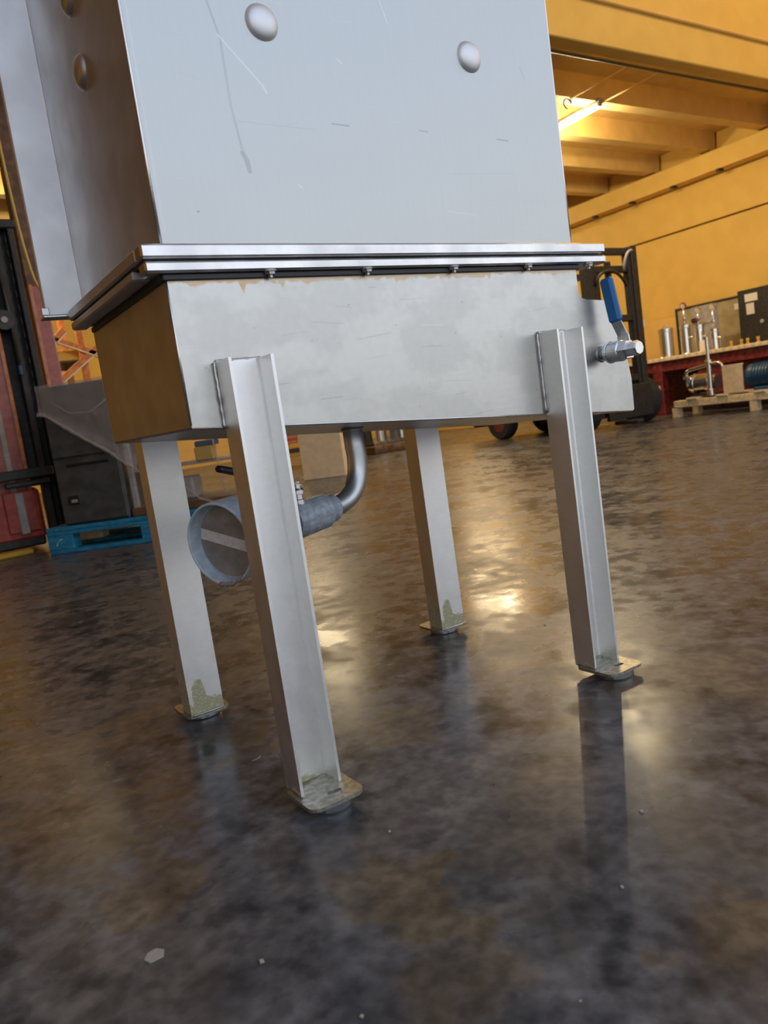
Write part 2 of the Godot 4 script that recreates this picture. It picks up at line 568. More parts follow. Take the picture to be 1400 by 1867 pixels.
# front sheet of the upper housing: long scuffs, short dark transport marks, one long dried run
func housing_material() -> StandardMaterial3D:
	var w := 1024
	var h := 1024
	var x0 := -0.06
	var wm := 0.76
	var y1 := 1.30
	var hm := 0.60
	var big := FastNoiseLite.new()
	big.seed = 14
	big.frequency = 0.004
	big.fractal_octaves = 4
	var brush := FastNoiseLite.new()
	brush.seed = 22
	brush.frequency = 0.03
	var col := PackedByteArray()
	col.resize(w * h * 3)
	var rgh := PackedByteArray()
	rgh.resize(w * h)
	var val := PackedFloat32Array()
	val.resize(w * h)
	for y in h:
		for x in w:
			var b := big.get_noise_2d(x, y)
			var s := brush.get_noise_2d(x * 3.0, y * 0.15)
			val[y * w + x] = 0.515 + 0.025 * b + 0.012 * s
			rgh[y * w + x] = clampi(int((0.42 + 0.05 * b + 0.02 * s) * 255.0), 0, 255)
	# strokes in metres: points, half width, factor
	var strokes := [
		[[[0.066, 1.05], [0.079, 0.994], [0.079, 0.915], [0.085, 0.862], [0.088, 0.840]], 0.0016, 0.86],
		[[[0.085, 0.856], [0.090, 0.846], [0.091, 0.833]], 0.0032, 0.80],
		[[[0.076, 0.999], [0.129, 0.943]], 0.0009, 1.22], [[[0.129, 0.943], [0.133, 0.934]], 0.0012, 1.2],
		[[[0.227, 0.903], [0.254, 0.902]], 0.0008, 0.62], [[[0.378, 0.905], [0.394, 0.904]], 0.0007, 0.6], [[[0.532, 0.903], [0.556, 0.902]], 0.0008, 0.6],
		[[[0.085, 0.895], [0.20, 0.893]], 0.0006, 0.9], [[[0.43, 0.845], [0.56, 0.852]], 0.0006, 0.9], [[[0.011, 0.781], [0.012, 0.781]], 0.0012, 0.55],
		[[[-0.035, 1.3], [-0.036, 0.75]], 0.0012, 1.06], [[[0.60, 1.02], [0.61, 1.00]], 0.0007, 0.8], [[[0.33, 1.10], [0.345, 1.05]], 0.0007, 1.2],
		[[[0.16, 0.82], [0.165, 0.815]], 0.0007, 1.3], [[[0.25, 0.99], [0.258, 0.985]], 0.0007, 1.25], [[[0.41, 0.79], [0.47, 0.785]], 0.0006, 1.12]]
	for s in strokes:
		for k in s[0].size() - 1:
			var a := Vector2((s[0][k][0] - x0) / wm * w, (y1 - s[0][k][1]) / hm * h)
			var b := Vector2((s[0][k + 1][0] - x0) / wm * w, (y1 - s[0][k + 1][1]) / hm * h)
			var rad: float = s[1] / wm * w
			var lo := a.min(b) - Vector2(rad + 2, rad + 2)
			var hi := a.max(b) + Vector2(rad + 2, rad + 2)
			for y in range(maxi(0, int(lo.y)), mini(h, int(hi.y) + 1)):
				for x in range(maxi(0, int(lo.x)), mini(w, int(hi.x) + 1)):
					var p := Vector2(x, y)
					var d := Geometry2D.get_closest_point_to_segment(p, a, b).distance_to(p)
					var cover := clampf(rad + 0.5 - d, 0.0, 1.0)
					if cover > 0.0:
						val[y * w + x] = lerpf(val[y * w + x], 0.515 * s[2], cover)
	for k in 70:      # fine handling scratches
		var sx := rng.randi_range(10, w - 80)
		var sy := rng.randi_range(250, h - 10)
		var ln := rng.randi_range(4, 50)
		var tilt := rng.randf_range(-0.9, 0.9) if k % 3 == 0 else rng.randf_range(-0.1, 0.1)
		var f2 := rng.randf_range(0.90, 1.09)
		for j in ln:
			val[clampi(sy + int(j * tilt), 0, h - 1) * w + sx + j] *= f2
	for i in w * h:
		var v := val[i]
		col[i * 3] = int(Color(v * 0.985, 0, 0).linear_to_srgb().r * 255.0)
		col[i * 3 + 1] = int(Color(v, 0, 0).linear_to_srgb().r * 255.0)
		col[i * 3 + 2] = int(Color(v * 0.955, 0, 0).linear_to_srgb().r * 255.0)
	var m := plain(Color.WHITE, 1.0, 1.0)
	m.albedo_texture = tex_from(col, w, h, Image.FORMAT_RGB8)
	m.roughness_texture = tex_from(rgh, w, h, Image.FORMAT_L8)
	m.uv1_scale = Vector3(1.0 / wm, 1.0 / hm, 1)
	m.uv1_offset = Vector3(-x0 / wm, y1 / hm, 0)
	return m

# leg channels: uv is (metres round the profile, metres up); olive dried residue with ragged outline at the foot
func leg_material(stain: float, sd: int) -> StandardMaterial3D:
	var w := 256
	var h := 1024
	var big := FastNoiseLite.new()
	big.seed = sd
	big.frequency = 0.012
	var fine := FastNoiseLite.new()
	fine.seed = sd + 1
	fine.frequency = 0.06
	fine.fractal_octaves = 4
	var col := PackedByteArray()
	col.resize(w * h * 3)
	var orm := PackedByteArray()
	orm.resize(w * h * 3)
	for y in h:
		for x in w:
			var up := 0.62 * y / h
			var across := 0.32 * x / w
			var b := big.get_noise_2d(x * 2.5, y)
			var f := fine.get_noise_2d(x, y)
			var v := 0.86 + 0.04 * b + 0.03 * f
			var c := Vector3(v, v * 0.99, v * 0.955)
			var top := 0.020 + 0.014 * b + 0.008 * f
			if stain > 0.5:
				top += 0.040 * smoothstep(0.016, 0.004, absf(fposmod(across, 0.0616) - 0.020 + 0.004 * b)) + 0.022
			var t := smoothstep(top + 0.003, top - 0.003, up)
			var olive := Vector3(0.30, 0.285, 0.13)
			var speck := smoothstep(0.12, 0.3, fine.get_noise_2d(x * 2.0 + 90, y * 2.0))
			olive = olive.lerp(Vector3(0.55, 0.48, 0.20), speck * 0.8)
			c = c.lerp(olive, t * 0.85)
			var i := (y * w + x) * 3
			col[i] = int(Color(c.x, 0, 0).linear_to_srgb().r * 255.0)
			col[i + 1] = int(Color(c.y, 0, 0).linear_to_srgb().r * 255.0)
			col[i + 2] = int(Color(c.z, 0, 0).linear_to_srgb().r * 255.0)
			orm[i] = 255
			orm[i + 1] = int((0.46 + 0.05 * b + 0.04 * f + 0.25 * t) * 255.0)
			orm[i + 2] = int((1.0 - 0.75 * t) * 255.0)
	var m := ORMMaterial3D.new()
	m.albedo_texture = tex_from(col, w, h, Image.FORMAT_RGB8)
	m.orm_texture = tex_from(orm, w, h, Image.FORMAT_RGB8)
	m.uv1_scale = Vector3(1.0 / 0.32, 1.0 / 0.62, 1)
	var s := StandardMaterial3D.new()
	s.albedo_texture = m.albedo_texture
	s.metallic = 1.0
	s.metallic_texture = m.orm_texture
	s.metallic_texture_channel = BaseMaterial3D.TEXTURE_CHANNEL_BLUE
	s.roughness = 1.0
	s.roughness_texture = m.orm_texture
	s.roughness_texture_channel = BaseMaterial3D.TEXTURE_CHANNEL_GREEN
	s.uv1_scale = m.uv1_scale
	return s

func plate_material() -> StandardMaterial3D:
	var m := plain(Color.WHITE, 0.42, 0.75)
	m.albedo_texture = noise_tex(0.02, 47, lin(0.27, 0.25, 0.18), lin(0.44, 0.42, 0.36), 4, 512, 0.25, 0.75)
	m.uv1_triplanar = true
	m.uv1_scale = Vector3.ONE * 7.0
	return m

# ---------------------------------------------------------------- the hall
const X0 := -7.0
const X1 := 9.0
const Z0 := -13.5
const Z1 := 1.9
const TOP := 6.4
const EDGE := -3.32      # front of the mezzanine

func build_hall() -> void:
	# floor slab with its own uv layers
	var st := start()
	var c := [Vector3(X0 - 0.3, 0, Z0 - 0.3), Vector3(X1 + 0.3, 0, Z0 - 0.3), Vector3(X1 + 0.3, 0, Z1 + 0.15), Vector3(X0 - 0.3, 0, Z1 + 0.15)]
	for k in [0, 1, 2, 0, 2, 3]:
		st.set_uv(Vector2(c[k].x / 5.0 + 0.5, c[k].z / 5.0 + 0.5))
		st.set_uv2(Vector2(c[k].x / 0.47, c[k].z / 0.47))
		st.add_vertex(c[k])
	st.generate_normals()
	var am := st.commit()
	am.surface_set_material(0, M.floor)
	var slab := start()
	add_box(slab, Vector3((X0 + X1) / 2, -0.11, (Z0 + Z1 - 0.15) / 2), Vector3(X1 - X0 + 0.6, 0.2, Z1 - Z0 + 0.45), 0.0)
	var fl := struct_node("floor")
	part("polished_surface", am, null, fl)
	part("slab", done(slab), M.yard, fl)

	var yard := struct_node("floor_yard")
	part("paving", box(Vector3(60, 0.2, 40), 0.0), M.yard, yard, Vector3(1, -0.13, Z1 + 20.16))

	# right wall: cast panels with an open joint between the courses
	var wr := struct_node("wall_right", Vector3(X1, 0, 0))
	part("backing", box(Vector3(0.16, TOP, Z1 - Z0 + 0.4), 0.0), M.joint, wr, Vector3(0.16, TOP / 2, (Z0 + Z1) / 2))
	var rows := [[0.0, 2.308], [2.328, 4.36], [4.38, TOP]]
	var zs := [Z0, -9.5, -5.0 - 3.6, -2.6, 2.0, Z1]
	zs = [Z0, -9.9, 0.2, Z1]
	for r in rows:
		for k in zs.size() - 1:
			part("panel", box(Vector3(0.08, r[1] - r[0], zs[k + 1] - zs[k] - 0.015), 0.008), M.wall, wr, Vector3(0.04, (r[0] + r[1]) / 2, (zs[k] + zs[k + 1]) / 2))
	var wl := struct_node("wall_left", Vector3(X0, 0, 0))
	part("panel", box(Vector3(0.2, TOP, Z1 - Z0 + 0.4), 0.0), M.wall, wl, Vector3(-0.1, TOP / 2, (Z0 + Z1) / 2))
	var wb := struct_node("wall_back", Vector3(0, 0, Z0))
	part("panel", box(Vector3(X1 - X0 + 0.4, TOP, 0.2), 0.0), M.wall, wb, Vector3((X0 + X1) / 2, TOP / 2, -0.1))
	# front wall with the big open loading door behind the camera
	var wf := struct_node("wall_front", Vector3(0, 0, Z1))
	part("panel", box(Vector3(4.4, TOP, 0.2), 0.0), M.wall, wf, Vector3(-4.8, TOP / 2, 0.1))
	part("panel", box(Vector3(0.7, TOP, 0.2), 0.0), M.wall, wf, Vector3(8.85, TOP / 2, 0.1))
	part("lintel", box(Vector3(11.1, 0.9, 0.2), 0.0), M.wall, wf, Vector3(2.95, TOP - 0.45, 0.1))
	var door := struct_node("door_1", Vector3(2.95, 0, Z1))
	part("jamb", box(Vector3(0.12, 5.5, 0.26), 0.01), M.grey_paint, door, Vector3(-5.53, 2.75, 0.1))
	part("jamb", box(Vector3(0.12, 5.5, 0.26), 0.01), M.grey_paint, door, Vector3(5.53, 2.75, 0.1))
	part("head", box(Vector3(11.1, 0.12, 0.26), 0.01), M.grey_paint, door, Vector3(0, 5.45, 0.1))

	# high roof over the front bay
	var ce := struct_node("ceiling")
	part("roof_slab", box(Vector3(X1 - X0 + 0.4, 0.2, Z1 - EDGE + 0.6), 0.0), M.wall_pale, ce, Vector3((X0 + X1) / 2, TOP + 0.1, (Z1 + EDGE) / 2))
	# mezzanine edge: beam, ledge and the wall above it
	var tb := struct_node("trim_1")
	part("beam", box(Vector3(X1 - X0, 0.33, 0.14), 0.008), M.wall, tb, Vector3((X0 + X1) / 2, 3.265, EDGE - 0.07))
	part("ledge", box(Vector3(X1 - X0, 0.028, 0.05), 0.008), M.wall_pale, tb, Vector3((X0 + X1) / 2, 3.43, EDGE + 0.005))
	part("cable_tray", tube([Vector3(X0, 3.085, EDGE - 0.165), Vector3(X1 - 0.2, 3.085, EDGE - 0.165)], 0.014, 8), M.charcoal, tb)
	var wu := struct_node("wall_upper")
	part("panel", box(Vector3(X1 - X0, TOP - 3.44, 0.12), 0.0), M.wall, wu, Vector3((X0 + X1) / 2, (TOP + 3.44) / 2, EDGE - 0.075))
	# ribbed slab under the mezzanine
	var cl := struct_node("ceiling_lower")
	part("slab", box(Vector3(X1 - X0 + 0.4, 0.2, EDGE - Z0 + 0.1), 0.0), M.ceiling, cl, Vector3((X0 + X1) / 2, 3.44, (EDGE + Z0) / 2 - 0.1))
	var ribs := [-4.19, -4.95, -5.76, -6.62]
	while ribs[-1] > Z0 + 1.0:
		ribs.append(ribs[-1] - 0.83)
	for z in ribs:
		var poly := PackedVector2Array([Vector2(0, 3.12), Vector2(0.014, 3.345), Vector2(-0.15, 3.345), Vector2(-0.136, 3.12)])
		# poly x is depth along z, y is height
		var rib := part("rib", extrude(poly, -(X1 - X0) / 2 + 0.06, (X1 - X0) / 2 - 0.06), M.ceiling, cl, Vector3((X0 + X1) / 2, 0, z), Vector3(0, -PI / 2, 0))
		rib.scale = Vector3(1, 1, 1)
	# rail along the right wall that carries the ribs
	var tr := struct_node("trim_2", Vector3(X1, 0, 0))
	part("wall_beam", box(Vector3(0.2, 0.24, EDGE - Z0 - 0.16), 0.012), M.wall, tr, Vector3(-0.1, 2.98, (EDGE + Z0) / 2 - 0.08))
	part("lip", box(Vector3(0.05, 0.02, EDGE - Z0 - 0.16), 0.004), M.wall_pale, tr, Vector3(-0.215, 2.862, (EDGE + Z0) / 2 - 0.08))
	var z := -4.82
	while z > Z0:
		part("bracket", box(Vector3(0.10, 0.03, 0.05), 0.004), M.charcoal, tr, Vector3(-0.20, 2.838, z))
		z -= 0.652

# ---------------------------------------------------------------- lamps
func lamp(x: float, y: float, z: float, label: String, group: String, energy: float) -> void:
	var t := thing("strip_light", Vector3(x, y, z), label, "lamp", group)
	part("housing", box(Vector3(0.07, 0.035, 1.30), 0.006), M.grey_paint, t, Vector3(0, 0.03, 0))
	var tb := part("lamp_tube", tube([Vector3(0, -0.012, -0.60), Vector3(0, -0.012, 0.60)], 0.026, 14), M.tube, t)
	tb.set_meta("label", "glowing warm white tube")
	for s in [-1.0, 1.0]:
		part("end_cap", box(Vector3(0.05, 0.045, 0.03), 0.006), M.grey_paint, t, Vector3(0, 0.005, 0.62 * s))
	if y > 4.0:
		for s in [-0.5, 0.5]:
			part("suspension_rod", tube([Vector3(0, 0.045, s), Vector3(0, TOP - y, s)], 0.006, 6), M.grey_paint, t)
	for s in [-0.32, 0.32]:
		var l := OmniLight3D.new()
		l.name = "strip_light_glow"
		t.add_child(l, true)
		l.position = Vector3(0, -0.075, s)
		l.light_size = 0.025
		l.light_color = Color(1.0, 0.92, 0.76)
		l.light_energy = energy
		l.omni_range = 30.0
		l.omni_attenuation = 2.0
		l.shadow_enabled = true

func build_lamps() -> void:
	lamp(5.92, 3.09, -4.80, "lit tube light hanging by the mezzanine beam, left of the long wall rail", "strip lights under the mezzanine", 1.5)
	var others := [[5.0, -9.6, "lit tube light under the mezzanine slab beyond the coral trays", 0.9], [8.3, -9.4, "lit tube light under the mezzanine slab next to the wall rail", 1.1], [1.0, -9.6, "added tube light under the mezzanine slab before the orange rack", 1.1], [0.9, -6.3, "added tube light under the mezzanine slab behind the red lift truck", 0.9]]  # rack and lift truck lamps are unseen, added to brighten the dim rear
	for o in others:
		lamp(o[0], 3.09, o[1], o[2], "strip lights under the mezzanine", o[3])
	for x in [4.4, 8.0]:  # unseen lamps added to warm and brighten the mezzanine beam face
		lamp(x, 5.6, -0.6, "added tube light high under the front roof, %s" % ("over the steel hopper side" if x < 5.0 else "close to the right wall"), "added strip lights under the front bay roof", 1.3)
	for x in [5.92, 5.50]:
		var c := thing("light_cable", Vector3(x, 3.10, -3.5), "thin pale cable from the mezzanine beam to the %s" % ("lit tube light" if x > 5.7 else "curled hook beside the tube light"), "cable")
		part("wire", tube([Vector3(0, -0.01, 0), Vector3(0, -0.012, -0.66)], 0.006, 8), M.wall_pale, c)
	var hk := thing("ceiling_hook", Vector3(5.50, 3.06, -4.2), "curled metal hook hanging beside the lit tube light", "hook")
	var pts := []
	for i in 13:
		var a := TAU * 0.72 * i / 12.0
		pts.append(Vector3(0.05 * cos(a), 0.045 * sin(a) + 0.0, 0))
	part("ring", tube(pts, 0.008, 8), M.grey_paint, hk)
	part("stem", tube([Vector3(0.05, 0, 0), Vector3(0.05, 0.06, 0)], 0.008, 8), M.grey_paint, hk)

# ---------------------------------------------------------------- the steel machine
const WT := 0.0616
const LEGW := 0.5704
const BACK := -0.4275

func channel(depth_sign: float) -> PackedVector2Array:
	# profile in (x, z): web along x, flanges along depth; used as an extrusion along the leg
	var t := 0.0042
	var d := 0.0445
	var p := PackedVector2Array([Vector2(0, 0), Vector2(WT, 0), Vector2(WT, d), Vector2(WT - t, d), Vector2(WT - t, t + 0.002), Vector2(WT - t - 0.002, t), Vector2(t + 0.002, t), Vector2(t, t + 0.002), Vector2(t, d), Vector2(0, d)])
	if depth_sign < 0:
		for i in p.size():
			p[i] = Vector2(p[i].x, -p[i].y)
	return p

# channel standing up: profile (x, z) swept along y; uv = (metres round, metres up)
func upright(profile: PackedVector2Array, y0: float, y1: float) -> ArrayMesh:
	var st := start()
	var area := 0.0
	for i in profile.size():
		area += profile[i].cross(profile[(i + 1) % profile.size()])
	var sg := 1.0 if area > 0 else -1.0
	var along := 0.0
	for i in profile.size():
		var a := profile[i]
		var b := profile[(i + 1) % profile.size()]
		var e := b - a
		var o := Vector3(e.y, 0, -e.x) * sg
		var p := [Vector3(a.x, y0, a.y), Vector3(b.x, y0, b.y), Vector3(b.x, y1, b.y), Vector3(a.x, y1, a.y)]
		var l := e.length()
		var uv := [Vector2(along, y0), Vector2(along + l, y0), Vector2(along + l, y1), Vector2(along, y1)]
		var order := [0, 1, 2, 0, 2, 3]
		if ((p[1] - p[0]) as Vector3).cross(p[2] - p[0]).dot(o) > 0.0:
			order = [0, 2, 1, 0, 3, 2]
		for k in order:
			st.set_uv(uv[k])
			st.add_vertex(p[k])
		along += l
	var idx := Geometry2D.triangulate_polygon(profile)
	for i in range(0, idx.size(), 3):
		for yy in [[y0, -1.0], [y1, 1.0]]:
			var v := []
			for k in 3:
				v.append(Vector3(profile[idx[i + k]].x, yy[0], profile[idx[i + k]].y))
			var n := ((v[1] - v[0]) as Vector3).cross(v[2] - v[0])
			var ord := [0, 1, 2] if n.y * yy[1] < 0 else [0, 2, 1]
			for k in ord:
				st.set_uv(Vector2(0.02, yy[0]))
				st.add_vertex(v[k])
	return done(st)

func foot_plate(x0: float, z0: float, x1: float, z1: float, hx: float, hz: float) -> ArrayMesh:
	# flat plate with rounded corners and one slotted hole (the outline is bridged to the hole)
	var outer := rounded_rect(x0, z0, x1, z1, 0.016, 5)
	var hole := PackedVector2Array()
	for k in 12:
		var a := -TAU * k / 12.0
		hole.append(Vector2(hx + 0.0075 * cos(a) + (0.003 if cos(a) > 0 else -0.003), hz + 0.0048 * sin(a)))
	var poly := PackedVector2Array(outer)
	poly.append(outer[0])
	# start the hole at the point nearest outer[0]
	var best := 0
	for k in hole.size():
		if hole[k].distance_to(outer[0]) < hole[best].distance_to(outer[0]):
			best = k
	for k in hole.size() + 1:
		poly.append(hole[(best + k) % hole.size()])
	return extrude(poly, 0.0, 0.005)

func weld_line(a: Vector3, b: Vector3, r: float) -> ArrayMesh:
	var pts := []
	var n := int(a.distance_to(b) / 0.005) + 2
	for i in n + 1:
		pts.append(a.lerp(b, float(i) / n) + Vector3(rng.randf_range(-1, 1), rng.randf_range(-1, 1), 0) * r * 0.10)
	return tube(pts, r, 7, true, 0.22)

func build_machine() -> void:
	var m := thing("steel_hopper", Vector3.ZERO, "big stainless steel hopper machine standing on four channel legs", "machine")

	# lower tank with a bottom that falls to the right and a stepped-out end carrying the tap
	var prof := PackedVector2Array([Vector2(-0.0447, 0.712), Vector2(-0.0447, 0.5175), Vector2(-0.042, 0.5145), Vector2(0.790, 0.4395), Vector2(0.796, 0.4425), Vector2(0.797, 0.50), Vector2(0.791, 0.535), Vector2(0.776, 0.628), Vector2(0.771, 0.637), Vector2(0.762, 0.641), Vector2(0.700, 0.6455), Vector2(0.686, 0.649), Vector2(0.6815, 0.657), Vector2(0.6795, 0.712)])
	var tank := part("tank", extrude(prof, BACK, -0.045, M.front, M.steel_side), null, m)
	tank.set_meta("label", "stainless steel tank with brown water stains below its flange")
	part("corner_seam", tube([Vector3(-0.0447, 0.705, -0.0455), Vector3(-0.0447, 0.519, -0.0455)], 0.0016, 6), M.steel_bright, tank)
	part("bottom_seam", tube([Vector3(-0.043, 0.5155, -0.0455), Vector3(0.79, 0.4400, -0.0455)], 0.0016, 6), M.steel_bright, tank)

	# flanged joint between the tank and the housing: two frames of flat bar
	var fx0 := -0.074
	var fx1 := 0.748
	part("flange_bar", box(Vector3(fx1 - fx0, 0.0175, 0.024), 0.0028), M.steel_bright, m, Vector3((fx0 + fx1) / 2, 0.7310, -0.045))
	part("flange_bar", box(Vector3(fx1 - fx0 - 0.002, 0.0140, 0.024), 0.0028), M.steel_bright, m, Vector3((fx0 + fx1) / 2 + 0.001, 0.7120, -0.045))
	part("flange_bar", box(Vector3(0.028, 0.0175, 0.392), 0.0025), M.steel_side, m, Vector3(fx0 + 0.0142, 0.7310, -0.254))
	part("flange_bar", box(Vector3(0.024, 0.0130, 0.362), 0.0025), M.steel_side, m, Vector3(fx0 + 0.0125, 0.7120, -0.262))
	part("flange_bar", box(Vector3(0.028, 0.0175, 0.392), 0.0025), M.steel_side, m, Vector3(fx1 - 0.0142, 0.7310, -0.254))
	part("flange_bar", box(Vector3(0.024, 0.0130, 0.392), 0.0025), M.steel_side, m, Vector3(fx1 - 0.0125, 0.7120, -0.254))
	part("gasket_and_shade_strip", box(Vector3(fx1 - fx0 - 0.012, 0.0042, 0.40), 0.0), M.black, m, Vector3((fx0 + fx1) / 2, 0.7205, -0.245))
	part("gasket_and_shade_strip", box(Vector3(0.735, 0.0075, 0.006), 0.001), M.black, m, Vector3(0.318, 0.7010, -0.0435))  # black strip standing in for the shade under the front flange bar
	part("gasket_and_shade_strip", box(Vector3(0.006, 0.0075, 0.37), 0.001), M.black, m, Vector3(-0.0462, 0.7010, -0.235))  # same painted shade, carried back below the left side bar
	part("rim_plate", box(Vector3(fx1 - fx0 - 0.03, 0.004, 0.37), 0.0), M.steel_side, m, Vector3((fx0 + fx1) / 2, 0.7095, -0.24))
	for x in [0.094, 0.246, 0.404, 0.560, 0.705]:
		var bt := part("bolt", lathe([Vector2(0, -0.009), Vector2(0.0035, -0.009), Vector2(0.0035, -0.005), Vector2(0.0075, -0.005), Vector2(0.0075, 0.0), Vector2(0, 0)], 6), M.weld, m, Vector3(x, 0.7052, -0.0385))
		part("washer", lathe([Vector2(0, -0.0012), Vector2(0.009, -0.0012), Vector2(0.009, 0.0004), Vector2(0, 0.0004)], 14), M.weld, bt)

	# upper housing, folded sheet with pressed domes
	var hp := rounded_rect(-0.0435, 0.740, 0.6771, 1.72, 0.003, 2)
	var housing := part("housing", extrude(hp, -0.470, -0.045, M.housing, M.steel_side), null, m)
	var fold := []
	for k in 9:
		fold.append(Vector3(-0.0425, lerpf(0.742, 1.718, k / 8.0), -0.0462))
	part("folded_edge", tube(fold, 0.0022, 8), M.steel_bright, housing)
	var fold2 := []
	for k in 9:
		fold2.append(Vector3(0.6765, lerpf(0.742, 1.718, k / 8.0), -0.0462))
	part("folded_edge", tube(fold2, 0.0018, 8), M.steel_bright, housing)
	var cap := []
	for k in 9:
		var a := PI / 2 * k / 8.0
		cap.append(Vector2(0.0225 * cos(a) + (0.0012 if k == 0 else 0.0), 0.0105 * sin(a)))
	cap[8].x = 0.0
	var dome := lathe(cap, 28, true)
	for r in [1.022, 1.36]:
		for x in [0.142, 0.494]:
			part("dome", dome, M.dome, housing, Vector3(x, r, -0.0452), Vector3(PI / 2, 0, 0))
	for q in [[-0.237, 1.022], [-0.237, 1.118], [-0.12, 1.36], [-0.38, 1.36]]:
		part("dome", dome, M.steel_side, housing, Vector3(-0.0434, q[1], q[0]), Vector3(0, 0, PI / 2))

	# wider rear duct that shows beside the housing
	var duct := part("rear_flange", box(Vector3(0.848, 0.99, 0.012), 0.002), M.steel, m, Vector3(0.319, 0.735 + 0.495, -0.471))
	part("edge_strip", box(Vector3(0.0028, 0.96, 0.004), 0.001), M.steel_bright, duct, Vector3(-0.3615, -0.005, 0.0070))
	part("bottom_lip", box(Vector3(0.852, 0.004, 0.030), 0.001), M.steel_bright, duct, Vector3(-0.004, -0.4975, 0.002))
	part("corner_tab", box(Vector3(0.012, 0.012, 0.004), 0.001), M.steel_bright, duct, Vector3(-0.425, -0.489, 0.012))
	part("rear_duct", box(Vector3(0.70, 0.98, 0.12), 0.003), M.steel_side, m, Vector3(0.319, 1.23, -0.538))

	# legs
	for s in 2:
		for back in 2:
			var x := LEGW * s
			var z := -0.0449 if back == 0 else BACK - 0.0002
			var prof2 := channel(1.0 if back == 0 else -1.0)
			var leg := part("leg", upright(prof2, 0.0175, 0.595), M.leg if back == 0 else M.leg_stained, m, Vector3(x, 0, z))
			var px0 := -0.007
			var px1 := 0.0745
			var pz0 := 0.003 if back == 0 else -0.088
			var pz1 := 0.089 if back == 0 else 0.001
			var hz := 0.062 if back == 0 else -0.062
			var plate := part("foot_plate", foot_plate(px0, -pz1, px1, -pz0, 0.040, -hz), M.plate, leg, Vector3(0, 0.0130, 0), Vector3(-PI / 2, 0, 0))
			plate.set_meta("label", "foot plate with dull olive film")
			part("foot_disc", lathe([Vector2(0, 0), Vector2(0.0315, 0), Vector2(0.0325, 0.002), Vector2(0.0325, 0.0115), Vector2(0.0315, 0.0131), Vector2(0, 0.0131)], 28), M.steel_bright, leg, Vector3(0.036, 0.0, 0.053 if back == 0 else -0.047))
			part("weld_bead", weld_line(Vector3(0.001, 0.0195, 0.045 if back == 0 else -0.001), Vector3(0.001, 0.0195, 0.006 if back == 0 else -0.044), 0.0016), M.weld, leg)
			if back == 0:
				var low: float = (0.51 if s == 0 else 0.462)
				part("weld_bead", weld_line(Vector3(-0.002, low, 0.0015), Vector3(-0.002, 0.594, 0.0015), 0.0032), M.weld, leg)
				part("weld_bead", weld_line(Vector3(0.0, 0.5955, 0.0022), Vector3(WT, 0.5955, 0.0022), 0.0022), M.weld, leg)
			else:
				part("weld_bead", weld_line(Vector3(0.002, 0.0185, 0.0006), Vector3(WT - 0.002, 0.0185, 0.0006), 0.0020), M.weld, leg)

	# sample tap on the right: nipple, ball valve body, plug and lever with a blue sleeve
	var tap := part("ball_valve", lathe([Vector2(0, 0.012), Vector2(0.0135, 0.012), Vector2(0.0150, 0.014), Vector2(0.0175, 0.022), Vector2(0.0180, 0.034), Vector2(0.0182, 0.046), Vector2(0.0160, 0.048), Vector2(0.0, 0.048)], 26), M.steel_bright, m, Vector3(0.722, 0.5485, -0.045), Vector3(PI / 2, 0, 0))
	part("nipple", lathe([Vector2(0, -0.002), Vector2(0.0105, -0.002), Vector2(0.0105, 0.002), Vector2(0.0098, 0.003), Vector2(0.0098, 0.0122), Vector2(0, 0.0122)], 18), M.weld, tap)
	part("hex_end", lathe([Vector2(0, 0.046), Vector2(0.0172, 0.046), Vector2(0.0180, 0.048), Vector2(0.0180, 0.060), Vector2(0.0165, 0.062), Vector2(0, 0.062)], 6), M.steel_bright, tap)
	part("plug", lathe([Vector2(0, 0.060), Vector2(0.0120, 0.060), Vector2(0.0120, 0.071), Vector2(0.0128, 0.072), Vector2(0.0128, 0.080), Vector2(0.0110, 0.0825), Vector2(0, 0.0825)], 8), M.steel_bright, tap)
	part("ring", lathe([Vector2(0.0178, 0.020), Vector2(0.0192, 0.0205), Vector2(0.0192, 0.0225), Vector2(0.0178, 0.023)], 26), M.steel_bright, tap)
	# stem points right and slightly up in world; in the valve's turned frame y is out of the tank and z is down
	var stem_w := Vector3(0.985, 0.17, 0)
	var lev_w := Vector3(-0.10, 0.99, -0.08).normalized()
	var inv := tap.transform.basis.inverse()
	var sb := aim_y(inv * stem_w)
	var stem := part("stem_nut", lathe([Vector2(0, 0.014), Vector2(0.0080, 0.014), Vector2(0.0080, 0.0215), Vector2(0.0105, 0.0215), Vector2(0.0105, 0.0265), Vector2(0.006, 0.0280), Vector2(0.006, 0.0330), Vector2(0, 0.0330)], 8), M.steel_bright, tap, Vector3(0, 0.034, 0))
	stem.basis = sb
	var nrm := stem_w.normalized()
	var side := lev_w.cross(nrm).normalized()
	nrm = side.cross(lev_w).normalized()
	var lever := start()
	var wb := Basis(side, lev_w, nrm)
	var base := nrm * 0.026
	add_box(lever, base + lev_w * 0.008, Vector3(0.026, 0.034, 0.003), 0.001, wb)
	var bend := Basis(side, (lev_w * 0.9 - nrm * 0.30).normalized(), (nrm * 0.9 + lev_w * 0.30).normalized())
	add_box(lever, base + lev_w * 0.036 - nrm * 0.004, Vector3(0.022, 0.030, 0.003), 0.001, bend)
	add_box(lever, base + lev_w * 0.085 - nrm * 0.009, Vector3(0.015, 0.075, 0.003), 0.001, wb)
	var lv := part("lever", done(lever), M.steel_bright, tap, Vector3(0, 0.034, 0))
	lv.basis = inv
	var grip := start()
	add_box(grip, base + lev_w * 0.088 - nrm * 0.009, Vector3(0.0265, 0.078, 0.0125), 0.0055, wb)
	var gp := part("lever_grip", done(grip), M.blue_grip, tap, Vector3(0, 0.034, 0))
